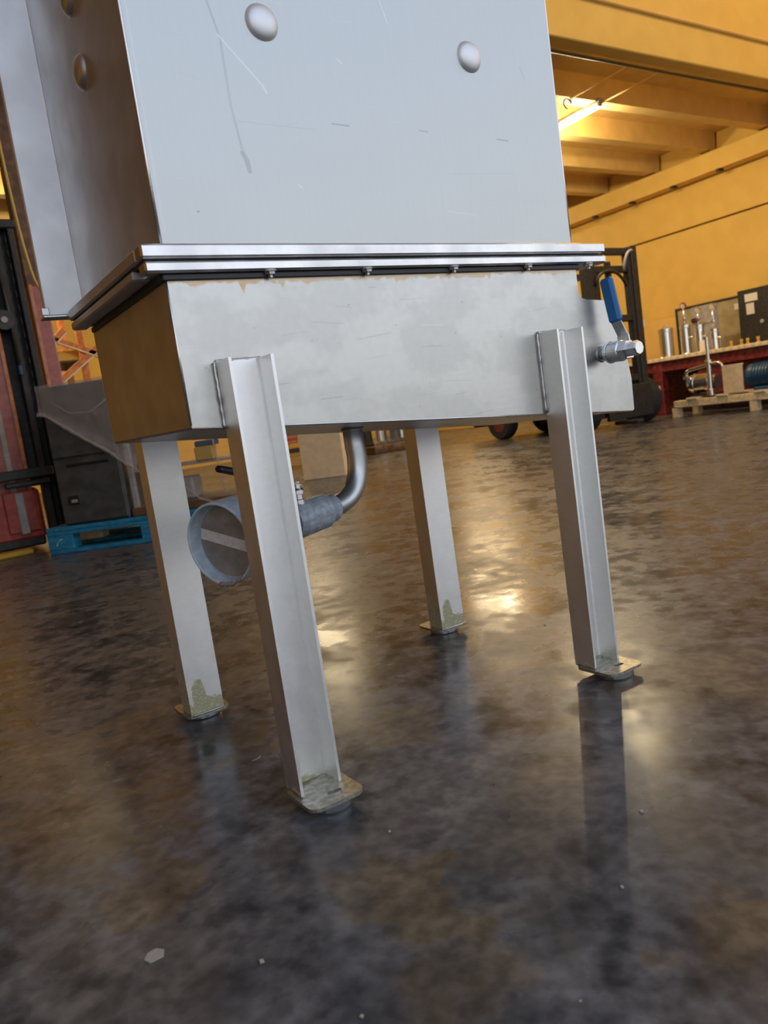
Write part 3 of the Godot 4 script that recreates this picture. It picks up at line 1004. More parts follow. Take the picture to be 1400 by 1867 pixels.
	gp.basis = inv
	gp.set_meta("label", "blue plastic lever sleeve")

	# drain: steel bend from the tank floor, grey sleeve, small valve with black lever, wide open socket
	var z0 := -0.205
	var top := Vector3(0.284, 0.484, z0)
	var run := Vector3(-0.953, -0.075, 0.292).normalized()
	var elbow_end := Vector3(0.222, 0.3640, -0.190)
	var path := [top + Vector3(0, 0.01, 0), top - Vector3(0, 0.03, 0)]
	path.append_array(bez(top - Vector3(-0.001, 0.045, 0), Vector3(0.284, 0.392, -0.205), Vector3(0.262, 0.368, -0.201), elbow_end, 12))
	path.append(elbow_end + run * 0.05)
	var pipe := part("drain_pipe", tube(path, 0.0170, 20), M.zinc, m)
	part("collar", lathe([Vector2(0.017, 0.0), Vector2(0.0195, 0.001), Vector2(0.0185, 0.004), Vector2(0.017, 0.005)], 22), M.weld, pipe, Vector3(0.284, 0.481, z0))
	var ab := Basis(aim_y(run))
	var sl := part("sleeve", lathe([Vector2(0.0165, 0.0), Vector2(0.0215, 0.0), Vector2(0.0225, 0.002), Vector2(0.0225, 0.020), Vector2(0.0265, 0.022), Vector2(0.0275, 0.026), Vector2(0.0275, 0.060), Vector2(0.0255, 0.064), Vector2(0, 0.064)], 26), M.pvc, pipe)
	sl.transform = Transform3D(ab, elbow_end + run * 0.006)
	var body := elbow_end + run * 0.078
	var vb := part("valve_body", lathe([Vector2(0, -0.014), Vector2(0.022, -0.014), Vector2(0.027, -0.006), Vector2(0.028, 0.010), Vector2(0.022, 0.020), Vector2(0, 0.020)], 20), M.pvc, pipe)
	vb.transform = Transform3D(ab, body)
	part("stem", lathe([Vector2(0, 0.02), Vector2(0.0095, 0.02), Vector2(0.0095, 0.032), Vector2(0.0075, 0.033), Vector2(0.0075, 0.040), Vector2(0.011, 0.041), Vector2(0.011, 0.047), Vector2(0.006, 0.050), Vector2(0.006, 0.060), Vector2(0, 0.060)], 14), M.steel_shiny, pipe, Vector3(0.146, 0.3570, -0.163))
	var st2 := start()
	var tip := Vector3(0.022, 0.4545, -0.130)
	var root := Vector3(0.150, 0.4120, -0.163)
	add_box(st2, (tip + root) / 2, Vector3(0.016, tip.distance_to(root), 0.003), 0.001, aim_y(tip - root) * Basis(Vector3.UP, PI / 2))
	part("drain_lever", done(st2), M.steel_bright, pipe)
	var st3 := start()
	var gdir := (tip - root).normalized()
	add_box(st3, tip - gdir * 0.035, Vector3(0.0095, 0.092, 0.019), 0.003, aim_y(gdir))
	part("drain_lever_grip", done(st3), M.black, pipe)
	# wide socket, open towards the left front, closed inside by a disc with a pale stripe
	var mouth := Vector3(-0.006, 0.3535, -0.128)
	var axis := Vector3(-0.905, -0.05, 0.42).normalized()
	var cb := aim_y(axis)
	var sock := part("socket", lathe([Vector2(0.0250, -0.115), Vector2(0.030, -0.105), Vector2(0.0575, -0.066), Vector2(0.0595, -0.058), Vector2(0.0600, -0.002), Vector2(0.0590, 0.0), Vector2(0.0570, 0.0), Vector2(0.0560, -0.002), Vector2(0.0553, -0.022), Vector2(0.0, -0.022)], 44), M.pvc_light, pipe)
	sock.transform = Transform3D(cb, mouth)
	var dsk := part("socket_disc", lathe([Vector2(0, -0.0218), Vector2(0.0525, -0.0218), Vector2(0.0530, -0.0200), Vector2(0.0, -0.0195)], 40), M.disc_grey, pipe)
	dsk.transform = Transform3D(cb, mouth)
	var bar := start()
	add_box(bar, Vector3(0, -0.0188, 0), Vector3(0.016, 0.0016, 0.101), 0.0004)
	var bp := part("disc_stripe", done(bar), M.stripe, pipe)
	bp.transform = Transform3D(cb * Basis(Vector3.UP, stripe_turn(cb)), mouth)
	# flaking crust on the lower lip
	var lip := []
	for k in 12:
		var a := -0.62 + 0.075 * k
		var dn := (Vector3.DOWN - axis * Vector3.DOWN.dot(axis)).normalized()
		var sd := dn.cross(axis)
		lip.append(mouth + (dn * cos(a) + sd * sin(a)) * 0.0582 + axis * 0.0005)
	part("crust", tube(lip, 0.0028, 7, true, 0.45), M.crust, pipe)
	# weld where the tap enters the tank
	part("tap_weld", lathe([Vector2(0.009, -0.001), Vector2(0.0145, 0.0002), Vector2(0.0125, 0.0030), Vector2(0.009, 0.0035)], 20), M.weld, tap)
	var rear := part("rear_bracket", extrude(PackedVector2Array([Vector2(0.70, 0.449), Vector2(0.785, 0.441), Vector2(0.755, 0.424), Vector2(0.70, 0.418)]), -0.14, -0.136), M.steel_side, m)
	rear.set_meta("label", "gusset plate under the tank end")

func stripe_turn(cb: Basis) -> float:
	# the stripe runs almost level across the disc, dropping a little towards the pipe side
	var want := Vector3(0.38, -0.26, 0.88)
	return atan2(want.dot(cb.x), want.dot(cb.z))

# ---------------------------------------------------------------- behind, on the left
func build_left_background() -> void:
	var A := Vector3(0.311, 0, -3.596)
	var turn := -atan2(0.6139, 0.7894)
	var p := thing("blue_pallet", A, "blue wooden pallet under the dark grey cabinet", "pallet", "", turn)
	for bx in [0.0, 0.527, 1.055]:
		for bz in [0.0, -0.355, -0.71]:
			part("block", box(Vector3(0.145, 0.078, 0.09), 0.004), M.blue_pallet if bx != 0.0 or bz > -0.1 else M.pine, p, Vector3(bx + 0.0725, 0.061, bz - 0.045))
	for k in 7:
		part("deck_board", box(Vector3(1.2, 0.022, 0.1), 0.003), M.blue_pallet, p, Vector3(0.6, 0.1335, -0.05 - k * 0.1165))
	for bz in [0.0, -0.355, -0.71]:
		part("stringer_board", box(Vector3(1.2, 0.022, 0.09), 0.003), M.blue_pallet, p, Vector3(0.6, 0.111, bz - 0.045))
		part("bottom_board", box(Vector3(1.2, 0.022, 0.09), 0.003), M.blue_pallet, p, Vector3(0.6, 0.0115, bz - 0.045))
	# pale curved arrow printed on the corner block
	var arrow := start()
	var pts := []
	for i in 9:
		var a := PI - 0.5 * PI * i / 8.0
		pts.append(Vector3(0.085 + 0.034 * cos(a), 0.046 + 0.034 * sin(a), 0.0))
	for i in 8:
		var w := 0.004
		quad(arrow, pts[i] * Vector3(1, 1, 1) + Vector3(-w, -w, 0), pts[i] + Vector3(w, w, 0), pts[i + 1] + Vector3(w, w, 0), pts[i + 1] + Vector3(-w, -w, 0), Vector3.BACK)
	part("printed_arrow", done(arrow), M.white_print, p, Vector3(0, 0, 0.0012))

	var c := thing("grey_cabinet", A + Vector3(0, 0.145, 0), "dark grey steel cabinet half covered by a plastic sheet", "cabinet", "", turn)
	part("body", box(Vector3(0.366, 0.745, 0.44), 0.006), M.cabinet, c, Vector3(0.293, 0.3745, -0.242))
	part("door", box(Vector3(0.356, 0.345, 0.014), 0.004), M.cabinet, c, Vector3(0.293, 0.183, -0.015))
	part("upper_door", box(Vector3(0.356, 0.372, 0.014), 0.004), M.cabinet, c, Vector3(0.293, 0.552, -0.015))
	part("handle_slot", box(Vector3(0.24, 0.014, 0.012), 0.004), M.black, c, Vector3(0.305, 0.322, -0.006))
	var lock := part("lock", box(Vector3(0.066, 0.050, 0.006), 0.002), M.black, c, Vector3(0.190, 0.135, -0.006))
	part("lock_mark", box(Vector3(0.034, 0.016, 0.003), 0.001), M.grey_paint, lock, Vector3(0.004, -0.004, 0.0035))

	# plastic sheet thrown over the cabinet, hanging in folds with a ragged slanting hem
	var film := thing("plastic_sheet", A + Vector3(0, 0, 0), "clear plastic sheet draped over the dark grey cabinet", "plastic sheet", "", turn)
	var hem := [[0.10, 0.752], [0.16, 0.728], [0.266, 0.642], [0.35, 0.580], [0.44, 0.514], [0.52, 0.440], [0.585, 0.395]]
	var nx := 34
	var ny := 16
	var fn := FastNoiseLite.new()
	fn.seed = 5
	fn.frequency = 2.6
	var grid := []
	for i in nx + 1:
		var u := lerpf(0.100, 0.585, float(i) / nx)
		var bot := 0.75
		for k in hem.size() - 1:
			if u >= hem[k][0] and u <= hem[k + 1][0]:
				bot = lerpf(hem[k][1], hem[k + 1][1], (u - hem[k][0]) / (hem[k + 1][0] - hem[k][0]))
		bot += 0.008 * fn.get_noise_2d(u * 9.0, 3.0)
		var colm := []
		for j in ny + 1:
			var t := float(j) / ny
			var y := lerpf(0.903 - 0.42 * maxf(0.0, u - 0.478) , bot, t)
			var fold := 0.012 * fn.get_noise_2d(u * 2.0 + y * 1.5, y * 4.0 - u * 2.2) + 0.010 * t
			if t > 0.9:
				fold += 0.016
			colm.append(Vector3(u, y, 0.004 + absf(fold) + 0.02 * maxf(0.0, u - 0.478)))
		grid.append(colm)
	var fs := start(true)
	for i in nx:
		for j in ny:
			quad(fs, grid[i][j], grid[i + 1][j], grid[i + 1][j + 1], grid[i][j + 1], Vector3.BACK)
	for i in nx:        # over the top
		if grid[i + 1][0].x > 0.478:
			break
		var z1 := Vector3(0, 0.006, -0.46)
		quad(fs, grid[i][0], grid[i + 1][0], grid[i + 1][0] + z1, grid[i][0] + z1, Vector3.UP)
	part("drape", done(fs), M.film, film)
	var hemp := []
	for i in nx + 1:
		hemp.append(grid[i][ny] + Vector3(0, 0.004, 0.003))
	part("rolled_hem", tube(hemp, 0.0085, 7, true, 0.5), M.film, film)
	var crease := [grid[5][8], grid[12][10], grid[20][8], grid[27][4]]
	part("crease", tube(crease, 0.004, 6, true, 0.4), M.film, film)

	# open frame with parts on the same pallet, in clear film
	var fr := thing("wrapped_equipment", A + Vector3(0.018, 0.145, -0.024), "equipment frame wrapped in clear film beside the grey cabinet", "equipment", "", turn)
	for q in [[0.515, -0.02], [1.14, -0.02], [0.515, -0.5], [1.14, -0.5]]:
		part("post", box(Vector3(0.028, 0.40, 0.028), 0.003), M.grey_paint, fr, Vector3(q[0], 0.245, q[1]))
	part("base_plank", box(Vector3(0.68, 0.045, 0.56), 0.004), M.brown_post, fr, Vector3(0.83, 0.0235, -0.27))
	for y in [0.24, 0.43]:
		part("shelf", box(Vector3(0.64, 0.012, 0.48), 0.003), M.grey_paint, fr, Vector3(0.83, y, -0.26))
	part("yellow_box", box(Vector3(0.10, 0.075, 0.08), 0.006), M.yellow, fr, Vector3(0.93, 0.285, -0.05))
	part("blue_box", box(Vector3(0.11, 0.03, 0.09), 0.006), M.blue_motor, fr, Vector3(0.94, 0.338, -0.06))
	part("grey_box", box(Vector3(0.14, 0.12, 0.16), 0.01), M.grey_paint, fr, Vector3(0.75, 0.11, -0.16))
	var wrapm := start()
	var zz := 0.004
	for k in 6:
		var y0 := 0.03 + k * 0.068
		var j := 0.004 * sin(k * 2.3)
		quad(wrapm, Vector3(0.500, y0, zz + j), Vector3(1.16, y0, zz - j), Vector3(1.16, y0 + 0.072, zz + j), Vector3(0.500, y0 + 0.072, zz - j + 0.004), Vector3.BACK)
	part("wrap_film", done(wrapm), M.film_thin, fr)
	part("wrap_twist", tube([Vector3(0.99, 0.46, 0.012), Vector3(1.0, 0.30, 0.014), Vector3(1.02, 0.06, 0.012)], 0.006, 7, true, 0.5), M.film, fr)
	part("wrap_twist", tube([Vector3(0.80, 0.13, 0.012), Vector3(0.88, 0.05, 0.014), Vector3(0.97, 0.012, 0.012)], 0.010, 7, true, 0.4), M.film, fr)

	# red lift truck whose mast stands beside the cabinet
	var f := thing("red_lift_truck", Vector3(0.42, 0, -4.06), "red lift truck with a black chain mast next to the blue pallet", "lift truck")
	part("base", box(Vector3(0.42, 0.30, 0.52), 0.02), M.red, f, Vector3(-0.25, 0.22, -0.18))
	part("skirt", box(Vector3(0.40, 0.07, 0.50), 0.01), M.charcoal, f, Vector3(-0.25, 0.065, -0.18))
	part("yellow_foot", box(Vector3(0.30, 0.03, 0.12), 0.008), M.yellow, f, Vector3(-0.30, 0.016, 0.15))
	part("front_panel", box(Vector3(0.17, 0.24, 0.02), 0.006), M.red, f, Vector3(-0.155, 0.24, 0.088))
	part("panel_rib", box(Vector3(0.045, 0.24, 0.02), 0.004), M.grey_paint, f, Vector3(-0.155, 0.23, 0.10))
	part("carriage_bar", box(Vector3(0.50, 0.055, 0.05), 0.006), M.charcoal, f, Vector3(-0.20, 0.455, 0.12))
	part("carriage_bar", box(Vector3(0.24, 0.03, 0.05), 0.006), M.black, f, Vector3(-0.10, 0.40, 0.12))
	part("red_column", box(Vector3(0.17, 1.35, 0.12), 0.008), M.red, f, Vector3(-0.175, 0.99, 0.0))
	part("column_edge", box(Vector3(0.022, 1.33, 0.03), 0.004), M.orange, f, Vector3(-0.085, 0.98, 0.06))
	part("column_edge", box(Vector3(0.03, 1.33, 0.02), 0.004), M.grey_paint, f, Vector3(-0.17, 0.98, 0.062))
	part("red_column", box(Vector3(0.10, 1.42, 0.12), 0.008), M.red, f, Vector3(0.175, 0.83, -0.05))
	part("column_edge", box(Vector3(0.02, 1.42, 0.02), 0.004), M.orange, f, Vector3(0.14, 0.83, 0.012))
	part("upper_column", box(Vector3(0.10, 1.25, 0.10), 0.006), M.brown_post, f, Vector3(0.175, 2.16, -0.05))
	part("mast_rail", box(Vector3(0.036, 1.80, 0.10), 0.004), M.dark, f, Vector3(0.005, 0.98, 0.02))
	part("mast_rail", box(Vector3(0.034, 1.80, 0.10), 0.004), M.dark, f, Vector3(0.085, 0.98, 0.02))
	part("mast_web", box(Vector3(0.06, 1.78, 0.03), 0.004), M.rubber, f, Vector3(0.045, 0.98, -0.01))
	part("mast_cover", box(Vector3(0.10, 1.45, 0.02), 0.004), M.dark, f, Vector3(-0.045, 1.10, -0.02))
	part("mast_top", box(Vector3(0.14, 0.05, 0.12), 0.006), M.dark, f, Vector3(0.045, 1.87, 0.02))
	for cx in [0.03, 0.058]:
		for k in 46:
			part("chain_link", box(Vector3(0.010 if k % 2 == 0 else 0.005, 0.040, 0.006 if k % 2 == 0 else 0.010), 0.002), M.charcoal, f, Vector3(cx, 0.10 + k * 0.0385, 0.030))
	var pul := part("pulley", lathe([Vector2(0, -0.012), Vector2(0.055, -0.012), Vector2(0.050, -0.005), Vector2(0.050, 0.005), Vector2(0.055, 0.012), Vector2(0, 0.012)], 24), M.charcoal, f, Vector3(-0.045, 1.33, 0.095), Vector3(PI / 2, 0, 0))
	part("hub", lathe([Vector2(0, 0.010), Vector2(0.018, 0.012), Vector2(0.018, 0.02), Vector2(0, 0.02)], 14), M.grey_paint, pul)
	part("hydraulic_line", tube([Vector3(-0.02, 1.62, 0.085), Vector3(-0.012, 1.36, 0.09), Vector3(-0.01, 1.08, 0.085)], 0.008, 8), M.charcoal, f)
	part("indicator", lathe([Vector2(0, 0), Vector2(0.012, 0), Vector2(0.012, 0.05), Vector2(0, 0.055)], 12), M.blue_motor, f, Vector3(-0.010, 1.02, 0.085))
	# shrink film still hanging on the red columns
	for col in [[-0.262, -0.088, 0.07], [0.125, 0.226, 0.022]]:
		var fl := start()
		for k in 20:
			var y := 0.32 + k * 0.06
			var j := 0.006 * sin(k * 1.9 + col[0] * 20.0)
			quad(fl, Vector3(col[0], y, col[2] + 0.012 + j), Vector3(col[1], y, col[2] + 0.012 - j), Vector3(col[1], y + 0.064, col[2] + 0.014 + j), Vector3(col[0], y + 0.064, col[2] + 0.013 - j), Vector3.BACK)
		part("shrink_film", done(fl), M.film_thin, f)

	var hs := thing("yellow_hose", Vector3(0.45, 2.45, -3.5), "thin yellow hose hanging in a hook shape before the black mast", "hose")
	var hp := bez(Vector3(0.015, 0.6, 0), Vector3(-0.02, -0.2, 0), Vector3(0.0, -0.70, 0), Vector3(0.022, -0.90, 0), 14)
	hp.append_array(bez(Vector3(0.026, -0.93, 0), Vector3(0.032, -1.0, 0), Vector3(0.045, -1.05, 0), Vector3(0.085, -1.075, -0.02), 8))
	part("hose_run", tube(hp, 0.0075, 10), M.hose, hs)

	# pallet rack with orange bracing far behind
	var rk := thing("orange_rack", Vector3(1.2, 0, -9.2), "orange braced storage rack standing before the back wall", "rack")
	for x in [0.0, 1.1]:
		for z in [0.0, -0.9]:
			part("upright", box(Vector3(0.08, 2.9, 0.07), 0.006), M.orange, rk, Vector3(x - 0.3, 1.45, z))
	for q in [[0.42, 1.42, 1.02, 1.85], [0.10, 1.60, 0.62, 2.06], [0.42, 1.98, 1.0, 1.72]]:
		var a := Vector3(q[0], q[1], 0.06)
		var b := Vector3(q[2], q[3], 0.06)
		var sb := start()
		add_box(sb, (a + b) / 2, Vector3(0.075, a.distance_to(b), 0.02), 0.004, aim_y(b - a))
		var br := part("brace", done(sb), M.orange, rk)
		var se := start()
		add_box(se, (a + b) / 2 + Vector3(0.02, -0.035, 0.012), Vector3(0.016, a.distance_to(b), 0.006), 0.002, aim_y(b - a))
		part("brace_lip", done(se), M.paper, br)
	part("shelf_beam", box(Vector3(1.2, 0.13, 0.05), 0.006), M.yellow, rk, Vector3(0.25, 1.77, -0.12))
	part("shelf_board", box(Vector3(1.2, 0.03, 0.9), 0.004), M.charcoal, rk, Vector3(0.25, 1.69, -0.48))

# ---------------------------------------------------------------- behind, seen below the tank
func build_middle_background() -> void:
	var b := thing("beige_carton", Vector3(3.273, 0, -5.265), "plain beige cardboard carton standing on the floor behind the drain pipe", "carton", "", PI / 4)
	part("carton_body", box(Vector3(0.50, 0.95, 0.40), 0.006), M.card, b, Vector3(0, 0.475, -0.20))
	part("flap", box(Vector3(0.246, 0.006, 0.398), 0.002), M.card, b, Vector3(-0.126, 0.953, -0.2))
	part("flap", box(Vector3(0.246, 0.006, 0.398), 0.002), M.card, b, Vector3(0.126, 0.953, -0.2))

	for k in 7:
		var s := thing("coral_tray", Vector3(3.86 + 0.01 * (k % 2), 0.30 + 0.062 * k, -7.9), "coral red plastic tray, %s of the stack on the yellow trolley" % ["lowest", "second from the bottom", "third from the bottom", "middle one", "third from the top", "second from the top", "topmost"][k], "tray", "stack of coral red trays")
		var m := part("tray_wall", box(Vector3(0.62, 0.050, 0.45), 0.008), M.coral, s, Vector3(0, 0.025, 0))
		part("rim", box(Vector3(0.66, 0.012, 0.49), 0.004), M.coral, m, Vector3(0, 0.0305, 0))
	var st := thing("low_trolley", Vector3(3.95, 0, -7.9), "yellow low trolley with black wheels carrying the coral trays", "trolley")
	part("deck", box(Vector3(1.1, 0.06, 0.6), 0.01), M.yellow, st, Vector3(0.12, 0.268, 0))
	part("frame_rail", box(Vector3(1.05, 0.05, 0.05), 0.006), M.charcoal, st, Vector3(0.12, 0.21, 0.26))
	for x in [-0.3, 0.55]:
		for z in [-0.22, 0.24]:
			part("wheel", lathe([Vector2(0, -0.025), Vector2(0.09, -0.025), Vector2(0.10, -0.015), Vector2(0.10, 0.015), Vector2(0.09, 0.025), Vector2(0, 0.025)], 20), M.rubber, st, Vector3(x, 0.10, z), Vector3(PI / 2, 0, 0))
	var dr := thing("drum_motor", Vector3(4.42, 0.298, -7.85), "small dark motor with a green side sitting on the yellow trolley", "motor")
	part("motor_body", lathe([Vector2(0, -0.14), Vector2(0.08, -0.14), Vector2(0.09, -0.12), Vector2(0.09, 0.12), Vector2(0.08, 0.14), Vector2(0, 0.14)], 18), M.charcoal, dr, Vector3(0, 0.092, 0), Vector3(0, 0, PI / 2))
	part("terminal_box", box(Vector3(0.10, 0.08, 0.10), 0.01), plain(lin(0.04, 0.12, 0.08), 0.5), dr, Vector3(-0.02, 0.20, 0))
	var yb := thing("yellow_tool_case", Vector3(4.30, 0.0, -7.45), "yellow tool case standing on the floor before the trolley", "case")
	part("case_body", box(Vector3(0.34, 0.17, 0.16), 0.02), M.yellow, yb, Vector3(0, 0.085, 0))
	part("case_handle", tube(bez(Vector3(-0.07, 0.165, 0), Vector3(-0.07, 0.215, 0), Vector3(0.07, 0.215, 0), Vector3(0.07, 0.165, 0), 8), 0.008, 8), M.black, yb)

	# film-wrapped bundle and pallet further on
	var wb := thing("film_wrapped_bundle", Vector3(5.45, 0, -7.75), "bundle of dark fittings wrapped in clear film on the floor", "bundle")
	part("bundle_base", box(Vector3(1.0, 0.10, 0.6), 0.01), M.brown_post, wb, Vector3(0, 0.05, 0))
	for k in 5:
		part("fitting", lathe([Vector2(0, 0), Vector2(0.09, 0), Vector2(0.10, 0.02), Vector2(0.075, 0.05), Vector2(0.075, 0.32), Vector2(0, 0.33)], 16), M.charcoal if k % 2 == 0 else M.steel_shiny, wb, Vector3(-0.38 + 0.19 * k, 0.10, 0.06 * (k % 3) - 0.05))
	var wr := start()
	for k in 8:
		var x := -0.5 + k * 0.125
		var j := 0.03 * sin(k * 2.1)
		quad(wr, Vector3(x, 0.05, 0.31 + j), Vector3(x + 0.125, 0.05, 0.31 - j), Vector3(x + 0.125, 0.47, 0.22 - j), Vector3(x, 0.47, 0.22 + j), Vector3.BACK)
		quad(wr, Vector3(x, 0.47, 0.22 + j), Vector3(x + 0.125, 0.47, 0.22 - j), Vector3(x + 0.125, 0.44, -0.3), Vector3(x, 0.44, -0.3), Vector3.UP)
	part("bundle_film", done(wr), M.film_thin, wb)

# ---------------------------------------------------------------- behind, on the right
func wheel(parent: Node, at: Vector3, r: float, w: float) -> void:
	var t := part("tyre", lathe([Vector2(r * 0.5, -w * 0.45), Vector2(r * 0.9, -w * 0.5), Vector2(r, -w * 0.3), Vector2(r, w * 0.3), Vector2(r * 0.9, w * 0.5), Vector2(r * 0.5, w * 0.45)], 30), M.rubber, parent, at, Vector3(0, 0, PI / 2))
	part("rim", lathe([Vector2(0, -w * 0.40), Vector2(r * 0.22, -w * 0.42), Vector2(r * 0.5, -w * 0.46), Vector2(r * 0.52, w * 0.46), Vector2(r * 0.22, w * 0.42), Vector2(0, w * 0.40)], 24), M.bench_red, t)

func build_right_background() -> void:
	# dark counterbalance truck parked lengthwise
	var f := thing("forklift", Vector3(6.15, 0, -5.3), "dark forklift truck with a lowered black mast parked by the red bench", "forklift")
	part("chassis", box(Vector3(0.80, 0.42, 1.35), 0.03), M.charcoal, f, Vector3(0, 0.40, -0.15))
	part("counterweight", box(Vector3(0.84, 0.62, 0.42), 0.06), M.dark, f, Vector3(0, 0.48, -0.98))
	part("seat_base", box(Vector3(0.5, 0.22, 0.5), 0.04), M.dark, f, Vector3(0, 0.73, -0.45))
	part("seat_back", box(Vector3(0.46, 0.45, 0.12), 0.04), M.black, f, Vector3(0, 1.02, -0.70))
	part("cowl", box(Vector3(0.62, 0.42, 0.18), 0.03), M.charcoal, f, Vector3(0, 0.80, 0.42))
	part("step_bar", box(Vector3(0.05, 0.05, 0.5), 0.01), M.yellow, f, Vector3(-0.43, 0.22, 0.05))
	part("warning_plate", box(Vector3(0.02, 0.09, 0.22), 0.004), M.yellow, f, Vector3(-0.425, 0.26, -0.75))
	for x in [-0.44, 0.50]:
		wheel(f, Vector3(x, 0.25, 0.66), 0.25, 0.18)
	for x in [-0.36, 0.36]:
		wheel(f, Vector3(x, 0.20, -0.62), 0.20, 0.15)
	for x in [-0.30, 0.40]:
		part("mast_rail", box(Vector3(0.09, 1.72, 0.11), 0.008), M.charcoal, f, Vector3(x, 0.99, 0.80))
		part("inner_rail", box(Vector3(0.05, 1.62, 0.08), 0.006), M.dark, f, Vector3(x - 0.07 * signf(x), 0.97, 0.80))
	for y in [1.80, 1.62, 1.12, 0.5]:
		part("mast_tie", box(Vector3(0.70, 0.07, 0.06), 0.008), M.charcoal, f, Vector3(0.05, y, 0.80))
	part("lift_cylinder", lathe([Vector2(0, 0), Vector2(0.035, 0), Vector2(0.035, 1.4), Vector2(0, 1.4)], 14), M.dark, f, Vector3(0.05, 0.3, 0.78))
	part("hose_loop", tube(bez(Vector3(-0.25, 1.45, 0.86), Vector3(-0.22, 1.66, 0.9), Vector3(0.1, 1.62, 0.9), Vector3(0.22, 1.44, 0.86), 12), 0.016, 8), M.charcoal, f)
	part("hose_loop", tube(bez(Vector3(0.20, 1.60, 0.86), Vector3(0.22, 1.75, 0.88), Vector3(0.28, 1.80, 0.88), Vector3(0.36, 1.80, 0.86), 8), 0.014, 8), M.grey_paint, f)
	for x in [-0.36, 0.36]:
		for z in [0.36, -0.72]:
			part("guard_post", box(Vector3(0.05, 1.0, 0.05), 0.006), M.charcoal, f, Vector3(x, 1.16, z))
	for x in [-0.36, -0.18, 0.0, 0.18, 0.36]:
		part("guard_bar", box(Vector3(0.04, 0.04, 1.15), 0.006), M.charcoal, f, Vector3(x, 1.67, -0.18))
	part("fork", box(Vector3(0.10, 0.04, 0.30), 0.008), M.dark, f, Vector3(-0.10, 0.06, 0.98))
	part("fork_carriage", box(Vector3(0.70, 0.34, 0.05), 0.008), M.dark, f, Vector3(0.05, 0.26, 0.89))
	part("label_plate", box(Vector3(0.03, 0.07, 0.004), 0.001), M.paper, f, Vector3(0.445, 1.05, 0.858))

	# red workbench along the wall
	var b := thing("red_workbench", Vector3(7.51, 0, -6.0), "long red workbench with a pale top along the yellow wall", "workbench")
	part("bench_top", box(Vector3(1.30, 0.045, 4.4), 0.006), M.pine, b, Vector3(0.62, 0.655, 1.55))
	part("front_rail", box(Vector3(0.05, 0.12, 4.3), 0.006), M.bench_red, b, Vector3(0.04, 0.572, 1.55))
	for z in [0.97, 2.9]:
		part("leg", box(Vector3(0.10, 0.632, 0.13), 0.006), M.bench_red, b, Vector3(0.05, 0.316, z))
		part("leg", box(Vector3(0.10, 0.632, 0.13), 0.006), M.bench_red, b, Vector3(1.15, 0.316, z))
	part("back_panel", box(Vector3(0.04, 0.5, 4.2), 0.004), M.bench_red, b, Vector3(1.10, 0.30, 1.55))
	part("drawer_unit", box(Vector3(0.5, 0.36, 0.55), 0.008), M.bench_red, b, Vector3(0.30, 0.33, 1.75))
	part("sticker", box(Vector3(0.004, 0.05, 0.06), 0.001), M.paper, b, Vector3(-0.0015, 0.33, 0.97))

	var sheet := thing("plywood_sheet", Vector3(8.95, 0.678, -6.05), "dull ochre plywood sheet leaning on the wall above the red workbench", "sheet")
	part("sheet_panel", box(Vector3(0.02, 0.545, 0.75), 0.003), M.wall_pale, sheet, Vector3(0, 0.2725, 0))
	# dark framed board and black cupboard standing at the back of the bench
	var bd := thing("framed_board", Vector3(8.88, 0.678, -5.15), "tan board in a thin dark frame behind the steel filter vessels", "board")
	part("board_face", box(Vector3(0.015, 0.60, 0.98), 0.002), M.board, bd, Vector3(0, 0.315, 0))
	part("frame_bar", box(Vector3(0.03, 0.03, 1.04), 0.004), M.dark, bd, Vector3(-0.005, 0.625, 0))
	part("frame_bar", box(Vector3(0.03, 0.62, 0.03), 0.004), M.grey_paint, bd, Vector3(-0.005, 0.311, 0.505))
	part("frame_bar", box(Vector3(0.03, 0.62, 0.03), 0.004), M.dark, bd, Vector3(-0.005, 0.311, -0.505))
	part("note", box(Vector3(0.002, 0.075, 0.15), 0.0005), M.paper, bd, Vector3(-0.010, 0.51, 0.40))
	var cb := thing("black_cupboard", Vector3(8.75, 0.678, -4.33), "black cupboard with white papers taped on, at the bench back", "cupboard")
	part("cupboard_body", box(Vector3(0.30, 0.66, 0.56), 0.008), M.dark, cb, Vector3(0, 0.331, 0))
	part("cupboard_door", box(Vector3(0.012, 0.62, 0.52), 0.004), M.dark, cb, Vector3(-0.156, 0.331, 0))
	part("paper_note", box(Vector3(0.002, 0.09, 0.16), 0.0005), M.paper, cb, Vector3(-0.1635, 0.56, -0.10))
	part("paper_note", box(Vector3(0.002, 0.13, 0.10), 0.0005), M.paper, cb, Vector3(-0.1635, 0.43, -0.12))
	part("cupboard_knob", lathe([Vector2(0, 0), Vector2(0.02, 0), Vector2(0.024, 0.02), Vector2(0, 0.026)], 14), M.grey_paint, cb, Vector3(-0.16, 0.26, 0.02), Vector3(0, 0, PI / 2))

	# filter vessels on the bench
	var vs := [[7.95, -5.18, 0.088, 0.36, 0, "plain steel cylinder vessel at the end of the red workbench"], [7.95, -4.905, 0.062, 0.36, 1, "steel vessel carrying the tallest gauge, on the red workbench"], [7.95, -4.72, 0.052, 0.33, 2, "slim steel vessel with a red valve neck on the red workbench"], [7.95, -4.53, 0.045, 0.25, 3, "short steel vessel with side fittings on the red workbench"]]
